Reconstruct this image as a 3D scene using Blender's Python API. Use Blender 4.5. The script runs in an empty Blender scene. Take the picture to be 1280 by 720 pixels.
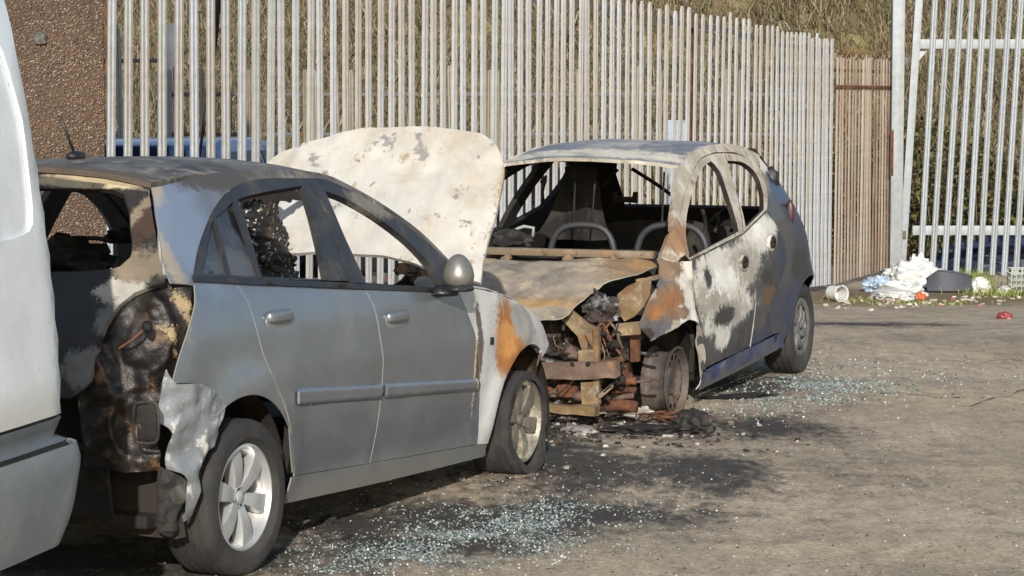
import bpy, bmesh, math, random
import numpy as np
from mathutils import Vector, Matrix, noise
from mathutils.geometry import delaunay_2d_cdt
random.seed(7)
S = bpy.context.scene
C = S.collection
# ------------------------------------------------------------------ camera
FPX, CAMH, PITCH = 3131.0, 1.7255, 0.0763
cd = bpy.data.cameras.new('camera'); cam = bpy.data.objects.new('camera', cd); C.objects.link(cam)
cd.sensor_width = 36.0; cd.lens = FPX / 1280 * 36.0; cd.clip_start = 0.1; cd.clip_end = 2000
cam.location = (0, 0, CAMH); cam.rotation_euler = (math.pi / 2 - PITCH, 0, 0)
S.camera = cam
# ------------------------------------------------------------------ sky, sun, exposure
SUN_EL = math.radians(21.5); SUN_AZ = math.radians(180)      # compass-like: measured from +Y clockwise; the sun is low behind the camera
w = bpy.data.worlds.new('World'); S.world = w; w.use_nodes = True
nt = w.node_tree; bg = nt.nodes['Background']
sky = nt.nodes.new('ShaderNodeTexSky'); sky.sky_type = 'NISHITA'; sky.sun_disc = False
sky.sun_elevation = SUN_EL; sky.sun_rotation = SUN_AZ
nt.links.new(sky.outputs[0], bg.inputs[0]); bg.inputs[1].default_value = 0.15
sl = bpy.data.lights.new('sun', 'SUN'); sun = bpy.data.objects.new('sun', sl); C.objects.link(sun)
sl.energy = 4.6; sl.angle = math.radians(0.53); sl.color = (1.0, 0.96, 0.90)
tos = Vector((math.sin(SUN_AZ) * math.cos(SUN_EL), math.cos(SUN_AZ) * math.cos(SUN_EL), math.sin(SUN_EL)))
sun.rotation_euler = tos.to_track_quat('Z', 'Y').to_euler(); sun.location = (-3, -10, 12)
S.view_settings.view_transform = 'Standard'; S.view_settings.look = 'None'
S.view_settings.exposure = 0.24; S.view_settings.gamma = 1.0; S.view_settings.use_curve_mapping = False
S.render.engine = 'CYCLES'

# ================================================================== pixel -> place helpers
def pray(px, py):
    d = np.array([(px - 640) / FPX, 1, -(py - 360) / FPX]); c, s = math.cos(PITCH), math.sin(PITCH)
    return np.array([d[0], d[1] * c + d[2] * s, -d[1] * s + d[2] * c])
def wproj(q):
    q = np.asarray(q, float) - np.array([0, 0, CAMH]); c, s = math.cos(PITCH), math.sin(PITCH)
    z = q[1] * c - q[2] * s; up = q[1] * s + q[2] * c
    return np.array([640 + FPX * q[0] / z, 360 - FPX * up / z])
def sstep(a, b, x):
    t = min(1, max(0, (x - a) / (b - a))); return t * t * (3 - 2 * t)
def gz(x, y): return -0.25 * sstep(17.5, 24.5, y) + .03 * math.exp(-((x+.1)/1.2)**2 - ((y-11.5)/.9)**2)
def ground(px, py):
    r = pray(px, py); z = 0.0
    for _ in range(20):
        t = (z - CAMH) / r[2]; x, y = r[0] * t, r[1] * t; z = gz(x, y)
    return Vector((x, y, z))
def at(px, py, Y):
    r = pray(px, py); t = Y / r[1]; return Vector((r[0] * t, Y, CAMH + r[2] * t))
def dens(pts, n=300):
    P = np.array(pts, float); x, y = P[:, 0], P[:, 1]; m = np.gradient(y, x)
    xs = np.linspace(x[0], x[-1], n); i = np.clip(np.searchsorted(x, xs) - 1, 0, len(x) - 2)
    h = x[i + 1] - x[i]; t = (xs - x[i]) / h
    ys = (2*t**3-3*t**2+1)*y[i] + (t**3-2*t**2+t)*h*m[i] + (-2*t**3+3*t**2)*y[i+1] + (t**3-t**2)*h*m[i+1]
    return lambda v: float(np.interp(v, xs, ys))
class Pose:
    def __init__(s, x, y, yaw, drop):
        a = math.atan(drop); s.loc = (x, y, 0); s.rot = (0, a, yaw)
        c, sn, ca, sa = math.cos(yaw), math.sin(yaw), math.cos(a), math.sin(a)
        s.R = np.array([[c, -sn, 0], [sn, c, 0], [0, 0, 1]]) @ np.array([[ca, 0, sa], [0, 1, 0], [-sa, 0, ca]])
        s.o = np.array([x, y, 0.0])
    def proj(s, P): return wproj(s.R @ np.asarray(P, float) + s.o)
    def world(s, P): return Vector(s.R @ np.asarray(P, float) + s.o)
    def local(s, W): return Vector(s.R.T @ (np.asarray(W, float) - s.o))
    def ray(s, px, py): return s.R.T @ (np.array([0, 0, CAMH]) - s.o), s.R.T @ pray(px, py)
    def xplane(s, px, py, x):
        o, d = s.ray(px, py); return Vector(o + d * ((x - o[0]) / d[0]))
    def yplane(s, px, py, y):
        o, d = s.ray(px, py); return Vector(o + d * ((y - o[1]) / d[1]))
    def inv(s, F, px, py, g):
        g = np.array(g, float); T = np.array([px, py], float)
        for _ in range(40):
            e = s.proj(F(*g)) - T
            if abs(e).max() < .02: break
            h = 1e-4
            J = np.stack([(s.proj(F(g[0] + h, g[1])) - T - e) / h, (s.proj(F(g[0], g[1] + h)) - T - e) / h], 1)
            st = np.linalg.lstsq(J, -e, rcond=None)[0]
            g = g + np.clip(st, -.15, .15)
        return (float(g[0]), float(g[1]))

# ================================================================== objects
def new(name, me, mats=None, parent=None):
    o = bpy.data.objects.new(name, me); C.objects.link(o)
    if mats:
        for m in (mats if isinstance(mats, (list, tuple)) else [mats]): me.materials.append(m)
    if parent: o.parent = parent
    return o
def thing(name, label, cat, loc=(0, 0, 0), rot=(0, 0, 0), group=None):
    o = bpy.data.objects.new(name, None); C.objects.link(o); o.location = loc; o.rotation_euler = rot
    o.empty_display_size = .1
    return tag(o, label, cat, group)
def tag(o, label=None, cat=None, group=None, kind=None):
    if label: o['label'] = label
    if cat: o['category'] = cat
    if group: o['group'] = group
    if kind: o['kind'] = kind
    return o
def mesh(name, V, F, mats=None, parent=None, smooth=True, mi=None):
    me = bpy.data.meshes.new(name); me.from_pydata([tuple(v) for v in V], [], F); me.update()
    if smooth: me.polygons.foreach_set('use_smooth', [True] * len(me.polygons))
    if mi: me.polygons.foreach_set('material_index', mi)
    return new(name, me, mats, parent)
def from_bm(name, bm, mats=None, parent=None, smooth=False, ang=None):
    me = bpy.data.meshes.new(name); bm.to_mesh(me); bm.free()
    if smooth or ang: me.polygons.foreach_set('use_smooth', [True] * len(me.polygons))
    if ang: me.set_sharp_from_angle(angle=math.radians(ang))
    return new(name, me, mats, parent)
def box_bm(bm, c, s, rot=None, bev=0.0):
    r = bmesh.ops.create_cube(bm, size=1)
    M = Matrix.Translation(c) @ (rot.to_4x4() if rot else Matrix()) @ Matrix.Diagonal((*s, 1))
    vs = r['verts']; bmesh.ops.transform(bm, matrix=M, verts=vs)
    if bev: bmesh.ops.bevel(bm, geom=list({e for v in vs for e in v.link_edges}), offset=bev, segments=2, affect='EDGES', profile=.5)
def rbox(name, c, s, mat, parent=None, rot=None, bev=.01):
    bm = bmesh.new(); box_bm(bm, Vector(c), s, rot, bev); return from_bm(name, bm, mat, parent, ang=40)
def tube(name, pts, rad, mat, parent=None, n=8, smooth_path=True):
    P = [Vector(p) for p in pts]
    if smooth_path and len(P) > 2: P = [Vector(q) for q in catmull([tuple(p) for p in P], .03)]
    V, F = [], []
    rr = rad if isinstance(rad, (list, tuple)) else None
    up = None
    for i, p in enumerate(P):
        t = (P[min(i + 1, len(P) - 1)] - P[max(i - 1, 0)]).normalized()
        if up is None: up = t.orthogonal().normalized()
        up = (up - t * up.dot(t)).normalized(); b = t.cross(up)
        r = rad if rr is None else np.interp(i / (len(P) - 1), np.linspace(0, 1, len(rr)), rr)
        for k in range(n):
            a = 2 * math.pi * k / n; V.append(p + (up * math.cos(a) + b * math.sin(a)) * r)
    for i in range(len(P) - 1):
        for k in range(n):
            F.append((i*n+k, i*n+(k+1) % n, (i+1)*n+(k+1) % n, (i+1)*n+k))
    F.append(tuple(range(n - 1, -1, -1))); F.append(tuple((len(P)-1)*n + k for k in range(n)))
    return mesh(name, V, F, mat, parent)
def catmull(P, step):
    P = [np.array(p, float) for p in P]; out = []
    for i in range(len(P) - 1):
        a = P[i-1] if i else 2*P[0]-P[1]; b, c = P[i], P[i+1]; d = P[i+2] if i + 2 < len(P) else 2*P[-1]-P[-2]
        n = max(1, int(np.linalg.norm(c - b) / step))
        for k in range(n):
            t = k / n
            out.append(.5*((2*b)+(-a+c)*t+(2*a-5*b+4*c-d)*t*t+(-a+3*b-3*c+d)*t**3))
    out.append(P[-1]); return [tuple(float(x) for x in q) for q in out]
def outline(segs, step=.03):
    out = []
    for s in segs:
        q = catmull(s, step)
        if out and math.dist(out[-1], q[0]) < 1e-6: q = q[1:]
        out += q
    if math.dist(out[0], out[-1]) < 1e-6: out.pop()
    return out
def area(P): return .5 * sum(P[i-1][0]*P[i][1] - P[i][0]*P[i-1][1] for i in range(len(P)))
def inset(P, d):
    if area(P) < 0: P = P[::-1]
    n = len(P); out = []
    for i in range(n):
        a, b, c = P[i-1], P[i], P[(i+1) % n]
        t1 = Vector((b[0]-a[0], b[1]-a[1])); t2 = Vector((c[0]-b[0], c[1]-b[1]))
        t = t1.normalized() + t2.normalized()
        if t.length < 1e-6: t = t1
        t.normalize(); out.append((b[0] - t.y*d, b[1] + t.x*d))
    return out
def pin(P, x, y):
    r = False; j = len(P) - 1
    for i in range(len(P)):
        if (P[i][1] > y) != (P[j][1] > y) and x < (P[j][0]-P[i][0])*(y-P[i][1])/(P[j][1]-P[i][1])+P[i][0]: r = not r
        j = i
    return r
def fill2d(outer, holes=(), step=.035):
    vs, es = [], []; loops = [outer] + list(holes)
    for L in loops:
        b = len(vs); n = len(L); vs += [Vector(p) for p in L]; es += [(b+i, b+(i+1) % n) for i in range(n)]
    nb = len(vs); B = np.array([tuple(v) for v in vs])
    x0, y0 = B.min(0); x1, y1 = B.max(0); row = 0; y = y0 + step*.6
    while y < y1:
        x = x0 + step*(.6 if row % 2 else .1)
        while x < x1:
            if pin(outer, x, y) and not any(pin(h, x, y) for h in holes) and ((B-(x, y))**2).sum(1).min() > (step*.45)**2:
                vs.append(Vector((x, y)))
            x += step
        y += step*.87; row += 1
    V, E, F, *_ = delaunay_2d_cdt(vs, es, [], 0, 1e-6)
    keep = []
    for f in F:
        cx = sum(V[i].x for i in f)/3; cy = sum(V[i].y for i in f)/3
        if pin(outer, cx, cy) and not any(pin(h, cx, cy) for h in holes):
            a, b, c = (V[i] for i in f)
            if (b.x-a.x)*(c.y-a.y)-(b.y-a.y)*(c.x-a.x) < 0: f = f[::-1]
            keep.append(tuple(f))
    return V, keep
def panel(name, F, outer, mats, parent, holes=(), th=.006, step=.035, flip=False, crumple=None, gap=0.0, off=0.0):
    """sheet on the surface F(a, b), cut to an outline, given thickness. mats = (outside, inside, edge)"""
    if gap: outer = inset(outer, gap)
    if area(outer) < 0: outer = outer[::-1]
    V2, T = fill2d(outer, holes, step)
    P = [Vector(F(v.x, v.y)) for v in V2]
    if flip: T = [t[::-1] for t in T]
    return sheet(name, P, T, mats, parent, th, crumple, off)
def sheet(name, P, T, mats, parent, th=.006, crumple=None, off=0.0):
    N = [Vector() for _ in P]
    for t in T:
        a, b, c = P[t[0]], P[t[1]], P[t[2]]; n = (b-a).cross(c-a)
        for i in t: N[i] += n
    N = [n.normalized() for n in N]
    if crumple:
        sc, am, sd = crumple
        P = [p + n*(am*(noise.fractal((p*sc) + Vector((sd, sd*2, 0)), .6, 2.0, 3) + off/am)) for p, n in zip(P, N)]
    elif off: P = [p + n*off for p, n in zip(P, N)]
    n = len(P); V = list(P) + [p - k*th for p, k in zip(P, N)]
    F = [tuple(t) for t in T] + [tuple(n+i for i in t[::-1]) for t in T]; mi = [0]*len(T) + [1]*len(T)
    ed = {}
    for t in T:
        for i in range(len(t)):
            e = (t[i], t[(i+1) % len(t)]); ed[e] = 1
    for (a, b) in list(ed):
        if (b, a) not in ed:
            k = len(V); V += [P[b], P[a], P[a]-N[a]*th, P[b]-N[b]*th]
            F.append((k, k+1, k+2, k+3)); mi.append(2)
    mats = list(mats) if isinstance(mats, (list, tuple)) else [mats]*3
    while len(mats) < 3: mats.append(mats[-1])
    return mesh(name, V, F, mats, parent, mi=mi)
def grid(fn, nu, nv):
    P = [Vector(fn(i/(nu-1), j/(nv-1))) for i in range(nu) for j in range(nv)]; T = []
    for i in range(nu-1):
        for j in range(nv-1):
            a = i*nv+j; T += [(a, a+nv, a+nv+1), (a, a+nv+1, a+1)]
    return P, T
def lathe(bm, prof, n=48, mi=0, a0=0, a1=2*math.pi):
    """profile of (radius, y) revolved about the Y axis"""
    full = abs(a1-a0-2*math.pi) < 1e-6; m = n if full else n+1
    R = [[bm.verts.new((r*math.sin(a0+(a1-a0)*k/n), y, r*math.cos(a0+(a1-a0)*k/n))) for k in range(m)] for r, y in prof]
    for i in range(len(prof)-1):
        for k in range(n):
            k2 = (k+1) % m
            f = bm.faces.new((R[i][k], R[i][k2], R[i+1][k2], R[i+1][k])); f.material_index = mi
    return R
def lump(name, c, size, mat, parent=None, seed=0, amp=.35, sc=2.2, sub=3, rot=0, flat=True):
    bm = bmesh.new(); bmesh.ops.create_icosphere(bm, subdivisions=sub, radius=1)
    for v in bm.verts:
        d = noise.fractal(v.co*sc + Vector((seed*3.1, seed*1.7, seed)), .7, 2.1, 4)
        v.co *= 1 + amp*d
        if flat: v.co.z = max(v.co.z, -.55)
    M = Matrix.Translation(c) @ Matrix.Rotation(rot, 4, 'Z') @ Matrix.Diagonal((*size, 1))
    bmesh.ops.transform(bm, matrix=M, verts=bm.verts)
    return from_bm(name, bm, mat, parent, ang=50)

# ================================================================== materials
def c(h):
    h = h.lstrip('#'); v = [int(h[i:i+2], 16)/255 for i in (0, 2, 4)]
    return tuple(x/12.92 if x <= .04045 else ((x+.055)/1.055)**2.4 for x in v) + (1.0,)
class NT:
    def __init__(s, name):
        s.m = bpy.data.materials.new(name); s.m.use_nodes = True; s.t = s.m.node_tree; s.b = s.t.nodes['Principled BSDF']
        s.co = s.t.nodes.new('ShaderNodeTexCoord').outputs['Object']
    def n(s, typ, **kw):
        k = s.t.nodes.new('ShaderNode'+typ)
        for a, v in kw.items(): setattr(k, a, v)
        return k
    def put(s, sock, v):
        if hasattr(v, 'links') or isinstance(v, bpy.types.NodeSocket): s.t.links.new(v, sock)
        else: sock.default_value = v
    def math(s, op, a, b=0.0, cc=None, clamp=False):
        k = s.n('Math', operation=op, use_clamp=clamp); s.put(k.inputs[0], a); s.put(k.inputs[1], b)
        if cc is not None: s.put(k.inputs[2], cc)
        return k.outputs[0]
    def vec(s, op, a, b=(0, 0, 0)):
        k = s.n('VectorMath', operation=op); s.put(k.inputs[0], a); s.put(k.inputs[1], b)
        return k.outputs['Value'] if op in ('LENGTH', 'DISTANCE', 'DOT_PRODUCT') else k.outputs[0]
    def noise(s, sc, det=5, rough=.6, co=None, dist=0.0):
        k = s.n('TexNoise'); s.put(k.inputs['Vector'], co or s.co); k.inputs['Scale'].default_value = sc
        k.inputs['Detail'].default_value = det; k.inputs['Roughness'].default_value = rough; k.inputs['Distortion'].default_value = dist
        return k.outputs[0]
    def vor(s, sc, co=None, out='Distance', feature='F1'):
        k = s.n('TexVoronoi', feature=feature); s.put(k.inputs['Vector'], co or s.co); k.inputs['Scale'].default_value = sc
        return k.outputs[out]
    def ramp(s, v, a, b, x=0.0, y=1.0, smooth=True):
        k = s.n('MapRange', interpolation_type='SMOOTHSTEP' if smooth else 'LINEAR'); s.put(k.inputs[0], v)
        for i, q in enumerate((a, b, x, y)): s.put(k.inputs[1+i], q)
        return k.outputs[0]
    def mix(s, f, a, b, typ='MIX'):
        k = s.n('Mix', data_type='RGBA', blend_type=typ); s.put(k.inputs[0], f); s.put(k.inputs[6], a); s.put(k.inputs[7], b)
        return k.outputs[2]
    def fmix(s, f, a, b):
        k = s.n('Mix', data_type='FLOAT'); s.put(k.inputs[0], f); s.put(k.inputs[2], a); s.put(k.inputs[3], b); return k.outputs[0]
    def ells(s, L):
        m = None
        for (p, r) in L:
            q = s.vec('SUBTRACT', s.co, tuple(p)); q = s.vec('DIVIDE', q, tuple(r)); d = s.math('SUBTRACT', 1.0, s.vec('LENGTH', q))
            m = d if m is None else s.math('MAXIMUM', m, d)
        return m
    def scaled(s, v): return s.vec('MULTIPLY', s.co, v)
    def bump(s, h, st=.3, d=.01):
        k = s.n('Bump'); k.inputs['Strength'].default_value = st; k.inputs['Distance'].default_value = d
        s.put(k.inputs['Height'], h); s.t.links.new(k.outputs[0], s.b.inputs['Normal'])
def mat(name, base, rough=.6, metal=0.0, layers=(), bump=(.15, 60), mott=.22, mscale=9, coat=0.0, spec=.5):
    """base colour with worn or burnt layers: (colour, ellipsoids or None, noise scale, amp, soft, threshold, rough, metal)"""
    t = NT(name); col = c(base) if isinstance(base, str) else base; r, me = rough, metal
    for L in layers:
        lc, el, ns, amp, soft, thr, lr, lm = L
        n1 = t.noise(ns, 8, .66, None, .35)
        if el: nz = t.math('ADD', t.math('MULTIPLY', n1, .8), t.math('MULTIPLY', t.noise(ns*4.3, 6, .7), .75)); v = t.math('MULTIPLY', t.math('SUBTRACT', nz, .775), amp*1.25); v = t.math('ADD', v, t.math('MULTIPLY', t.math('SUBTRACT', t.noise(ns*17, 4, .7), .5), amp*.7)); soft = soft*.75
        else: v = t.math('MULTIPLY', t.math('SUBTRACT', n1, .5), amp)
        if el: v = t.math('ADD', v, t.ells(el))
        k = t.ramp(v, thr-soft, thr+soft)
        col = t.mix(k, col, c(lc)); r = t.fmix(k, r, lr); me = t.fmix(k, me, lm)
    if mott:
        nz = t.noise(mscale, 9, .68); g = t.ramp(nz, .25, .75, 1-mott, 1+mott, False)
        col = t.mix(1.0, col, g, 'MULTIPLY')
        nz2 = t.noise(mscale*7, 4, .6); r = t.math('ADD', r, t.math('MULTIPLY', t.math('SUBTRACT', nz2, .5), .25), clamp=True)
    t.put(t.b.inputs['Base Color'], col); t.put(t.b.inputs['Roughness'], r); t.put(t.b.inputs['Metallic'], me)
    t.b.inputs['Specular IOR Level'].default_value = spec; t.b.inputs['Coat Weight'].default_value = coat
    if bump and bump[0]: t.bump(t.noise(bump[1], 6, .65), bump[0], .01)
    return t.m
# ================================================================== THE SETTING
# ---- ground
def gell(px, py, rx, ry): g = ground(px, py); return ((g.x, g.y, g.z), (rx, ry, 3.0))
def ground_mat():
    t = NT('worn_asphalt'); P = t.b.inputs
    big = t.noise(.55, 6, .6); mid = t.noise(3.2, 8, .68); fine = t.noise(38, 6, .72)
    st = t.scaled((1.0, .28, 1)); streak = t.noise(2.2, 7, .66, st)
    col = t.mix(t.ramp(big, .35, .65), c('#a0917b'), c('#b6a58c'))
    col = t.mix(t.math('MULTIPLY', t.ramp(streak, .56, .70), .75), col, c('#bba98a'))
    col = t.mix(t.math('MULTIPLY', t.ramp(mid, .50, .68), .6), col, c('#756b5d'))
    dk = t.noise(.9, 8, .7, t.scaled((1.0, .3, 1))); col = t.mix(t.math('MULTIPLY', t.ramp(dk, .48, .66), .35), col, c('#5f574c'))
    dk2 = t.noise(7, 8, .75, t.scaled((1.0, .35, 1))); col = t.mix(t.math('MULTIPLY', t.ramp(dk2, .55, .70), .5), col, c('#544d44'))
    # sandy drifts
    sand = t.ramp(t.math('ADD', t.ells([gell(1120, 690, .75, .32), gell(1000, 690, .5, .15), gell(1190, 590, 1.0, .3), gell(1230, 500, 1.0, .8), gell(1150, 440, 1.1, .6)]), t.math('MULTIPLY', t.math('SUBTRACT', t.noise(5, 9, .75, t.scaled((1, .5, 1))), .5), 2.8)), .0, .8)
    col = t.mix(t.math('MULTIPLY', sand, .42), col, c('#c2ad8a'))
    # soot
    so = t.ells([gell(760, 585, 1.25, 1.0), gell(650, 560, .7, 1.2), gell(620, 650, .9, .7), gell(520, 680, .8, .45), gell(720, 640, .9, .5), gell(950, 535, .55, .7), gell(880, 580, .55, .55), gell(830, 530, .55, .8), gell(700, 535, .9, .8), gell(470, 660, .8, .5), gell(150, 700, 1.6, .7), gell(930, 480, .6, .9), gell(1085, 405, .9, .5)])
    so = t.math('ADD', so, t.math('MULTIPLY', t.math('SUBTRACT', t.noise(2.6, 8, .7, t.scaled((1, .5, 1))), .5), 2.3)); so = t.math('ADD', so, t.math('MULTIPLY', t.math('SUBTRACT', t.noise(17, 7, .75, t.scaled((1, .45, 1))), .5), 2.2))
    col = t.mix(t.math('MULTIPLY', t.ramp(so, -.1, .8), .93), col, c('#33312f'))
    # dirt strip along the fence and gate
    dirt = t.ells([gell(1180, 372, 2.4, 1.3), gell(1060, 372, .8, 1.6), gell(1280, 368, 2, 1.0)])
    dirt = t.math('ADD', dirt, t.math('MULTIPLY', t.math('SUBTRACT', t.noise(2.5, 7, .7), .5), 1.4))
    col = t.mix(t.math('MULTIPLY', t.ramp(dirt, .0, .5), .85), col, c('#6e5b40'))
    # grit: pale and dark chips
    v = t.vor(95, out='Distance'); vc = t.vor(95, out='Color'); sx = t.n('SeparateColor'); t.put(sx.inputs[0], vc)
    chip = t.math('MULTIPLY', t.ramp(v, .16, .30, 1, 0), t.ramp(sx.outputs[0], .80, .83))
    chip2 = t.math('MULTIPLY', t.ramp(v, .22, .4, 1, 0), t.ramp(sx.outputs[1], .72, .75))
    col = t.mix(t.math('MULTIPLY', chip2, .6), col, c('#35302b')); col = t.mix(t.math('MULTIPLY', chip, .4), col, c('#b9b2a4'))
    col = t.mix(1.0, col, t.ramp(fine, .28, .72, .66, 1.30, False), 'MULTIPLY'); col = t.mix(1.0, col, t.ramp(t.noise(11, 8, .75, t.scaled((1, .5, 1))), .3, .7, .70, 1.24, False), 'MULTIPLY')
    t.put(P['Base Color'], col); P['Roughness'].default_value = .9; P['Specular IOR Level'].default_value = .25
    h = t.math('ADD', t.math('MULTIPLY', fine, .5), t.math('MULTIPLY', mid, 1.2)); h = t.math('ADD', h, t.math('MULTIPLY', t.math('MAXIMUM', chip, chip2), .35))
    t.bump(h, .8, .02)
    return t.m
xs = sorted(set([-60, -40, -25, -15, -10] + [round(-7 + .25*i, 3) for i in range(65)] + [12, 16, 25, 40, 60]))
ys = sorted(set([-60, -40, -25, -15, -8, -4, 0, 3] + [round(5 + .25*i, 3) for i in range(101)] + [33, 36]))
V = [(x, y, gz(x, y) + .012*noise.noise((x*.8, y*.8, 0)) + .006*noise.noise((x*2.5, y*2.5, 3))) for x in xs for y in ys]
ny = len(ys); F = [(i*ny+j, (i+1)*ny+j, (i+1)*ny+j+1, i*ny+j+1) for i in range(len(xs)-1) for j in range(ny-1)]
MG = ground_mat()
tag(mesh('ground', V, F, MG), kind='structure')
def gzz(x, y): return gz(x, y) + .012*noise.noise((x*.8, y*.8, 0)) + .006*noise.noise((x*2.5, y*2.5, 3))
# ---- bank behind the fence
def bz(x, y):
    return -.27 + .38*max(0, y-31) * (.9 + .1*math.sin(x*.3)) + .25*noise.noise((x*.25, y*.25, 5))*sstep(30, 34, y)
xs2 = [-60, -45, -30] + [-20 + 1.0*i for i in range(41)] + [30, 45, 60]; ys2 = [29.6 + 1.0*i for i in range(28)] + [62, 75]
V = [(x, y, bz(x, min(y, 58))) for x in xs2 for y in ys2]; n2 = len(ys2)
F = [(i*n2+j, (i+1)*n2+j, (i+1)*n2+j+1, i*n2+j+1) for i in range(len(xs2)-1) for j in range(n2-1)]
tag(mesh('hillside_bank', V, F, mat('bank_soil', '#655639', .95, layers=[('#787045', None, 1.2, 1, .1, .02, .95, 0), ('#8a7a50', None, 3, 1, .12, .08, .95, 0)], mott=.4)), kind='structure')
def island_mat(name, cols, rough=.8, trans=0.0, spec=.3):
    t = NT(name); g = t.n('NewGeometry'); r = t.n('ValToRGB'); t.put(r.inputs[0], g.outputs['Random Per Island'])
    r.color_ramp.interpolation = 'LINEAR'; e = r.color_ramp.elements
    while len(e) < len(cols): e.new(.5)
    for i, h in enumerate(cols): e[i].position = i/(len(cols)-1); e[i].color = c(h)
    t.put(t.b.inputs['Base Color'], r.outputs[0]); t.b.inputs['Roughness'].default_value = rough; t.b.inputs['Specular IOR Level'].default_value = spec
    return t.m
def blades(name, spots, mat_, label, cat, wid=(.006, .014)):
    V, F = [], []
    for (x, y, z, L, lean) in spots:
        a = random.uniform(0, 6.283); d = Vector((math.cos(a), math.sin(a), 0)); p = Vector((x, y, z)); wv = d.cross(Vector((0, 0, 1)))*random.uniform(*wid)
        if abs(wv.x) < abs(wv.y): wv = Vector((wv.y, wv.x, 0))
        m = p + d*L*lean*.35 + Vector((0, 0, L*.6)); e = p + d*L*lean + Vector((0, 0, L*(1-.35*lean)))
        k = len(V); V += [p-wv, p+wv, m-wv*.8, m+wv*.8, e]; F += [(k, k+1, k+3, k+2), (k+2, k+3, k+4)]
    return tag(mesh(name, V, F, mat_, smooth=False), label, cat, kind='stuff')
MGR = island_mat('dry_grass', ['#332d22', '#564d38', '#6b6045', '#4c4a2e', '#82765a', '#5f4d3c', '#665d43', '#424128', '#61523f', '#948870', '#4c4231'])
sp = []
for i in range(70000):
    y = 29.9 + 17*random.random()**1.25; h = y/FPX; x = random.uniform(-5.2, 8.5)*y/30
    z = bz(x, y); k = noise.noise((x*.7, y*.7, 1))
    if k < -.35 and random.random() < .6: continue
    sp.append((x, y, z-.05, random.uniform(.2, .6)*(1+.5*k), random.uniform(.2, 1.3)))
blades('dry_grass', sp, MGR, 'long dry tan and olive grass covering the bank behind the fences', 'grass', (.005, .013))
MBR = island_mat('bramble_scrub', ['#2c2a17', '#4c4a22', '#6a5b35', '#3a2c1d', '#7d7446', '#565c28', '#8f6a4c'])
V, F = [], []
for i in range(30000):
    x = random.uniform(3.4, 9) if i % 2 else random.uniform(-5.5, 4.5); y = random.uniform(29.2, 31.4)
    hh = (1.5 + .7*noise.noise((x*.9, 2, 0))) if i % 2 else (.75 + .45*noise.noise((x*.9, 7, 0)))
    z = -.3 + hh*random.random()**.9; s_ = random.uniform(.015, .055); a = Vector((random.gauss(0, 1), random.gauss(0, .5), random.gauss(0, 1))).normalized()*s_; b = a.orthogonal().normalized()*s_*.6
    p = Vector((x, y, z)); k = len(V); V += [p-a, p-b, p+a, p+b]; F.append((k, k+1, k+2, k+3))
for i in range(900):
    x = random.uniform(-5.5, 9); y = random.uniform(29.3, 31); p = Vector((x, y, -.3)); q = p + Vector((random.gauss(0, .5), random.gauss(0, .2), random.uniform(.5, 1.9))); wv = Vector((.008, 0, 0))
    k = len(V); V += [p-wv, p+wv, q]; F.append((k, k+1, k+2))
tag(mesh('bramble_scrub', V, F, MBR, smooth=False), 'tangled brown green bramble scrub at the foot of the bank', 'scrub', kind='stuff')

# ---- palisade fences
def pale_mat(name, a, b, stain, rust, rk=.5):
    t = NT(name); oi = t.n('ObjectInfo').outputs['Random']; P = t.b.inputs
    st = t.scaled((18, 18, 1.1)); s1 = t.noise(1.3, 6, .6, st); s2 = t.noise(14, 5, .65)
    off = t.vec('ADD', st, t.n('ObjectInfo').outputs['Location']); s3 = t.noise(.9, 6, .65, off)
    r2 = t.math('FRACT', t.math('MULTIPLY', oi, 7.31))
    col = t.mix(oi, c(a), c(b)); col = t.mix(t.math('MULTIPLY', t.ramp(t.math('ADD', s3, t.math('MULTIPLY', r2, .22)), .52, .78), .8), col, c(stain))
    col = t.mix(t.math('MULTIPLY', t.ramp(t.math('ADD', s1, t.math('MULTIPLY', t.math('SUBTRACT', r2, .75), rk)), .62, .74), .85), col, c(rust))
    col = t.mix(1.0, col, t.ramp(s2, .3, .7, .84, 1.14, False), 'MULTIPLY')
    t.put(P['Base Color'], col); P['Roughness'].default_value = .62; P['Metallic'].default_value = .12
    t.bump(s2, .1, .004); return t.m
MPALE = pale_mat('galvanised_pale', '#8f9396', '#8b8b89', '#827b70', '#725d47', .2)
MRUSTP = pale_mat('rusty_pale', '#93887a', '#7d7062', '#76604a', '#5a3f2c', 1.0)
MBACKP = pale_mat('weathered_pale', '#8d8878', '#857a66', '#776a55', '#5c4632', .5)
MGATE = pale_mat('gate_galvanised', '#979da1', '#8d9397', '#858885', '#787062', .1)
MRAIL = mat('rail_steel', '#5c5a56', .7, .3, [('#6b4326', None, 6, 1, .1, .08, .9, 0)])
MRUST = mat('rust', '#553421', .9, 0, [('#744a2c', None, 9, 1, .1, .05, .9, 0), ('#3b2216', None, 14, 1, .1, .1, .95, 0)], mott=.35)
PM = {}
def pale_mesh(h, wd, mat_, notch=True):
    k = (round(h/.05), wd, mat_.name)
    if k in PM: return PM[k]
    h = round(h/.05)*.05; s_ = wd/.068
    pr = [(-.034, .014), (-.021, -.004), (-.008, -.005), (0, .007), (.008, -.005), (.021, -.004), (.034, .014)]
    rows = [(0, 1), (h-.045, 1), (h, .55)] if notch else [(0, 1), (h, 1)]
    P, T = [], []
    for z, q in rows: P += [Vector((x*s_*q, y*s_, z)) for x, y in pr]
    for r in range(len(rows)-1):
        for i in range(6):
            a = r*7+i; T += [(a, a+1, a+8), (a, a+8, a+7)]
    o = sheet('pale', P, T, [mat_]*3, None, .0035); me = o.data
    bpy.data.objects.remove(o); PM[k] = me; me.polygons.foreach_set('use_smooth', [False]*len(me.polygons)); return me
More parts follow.
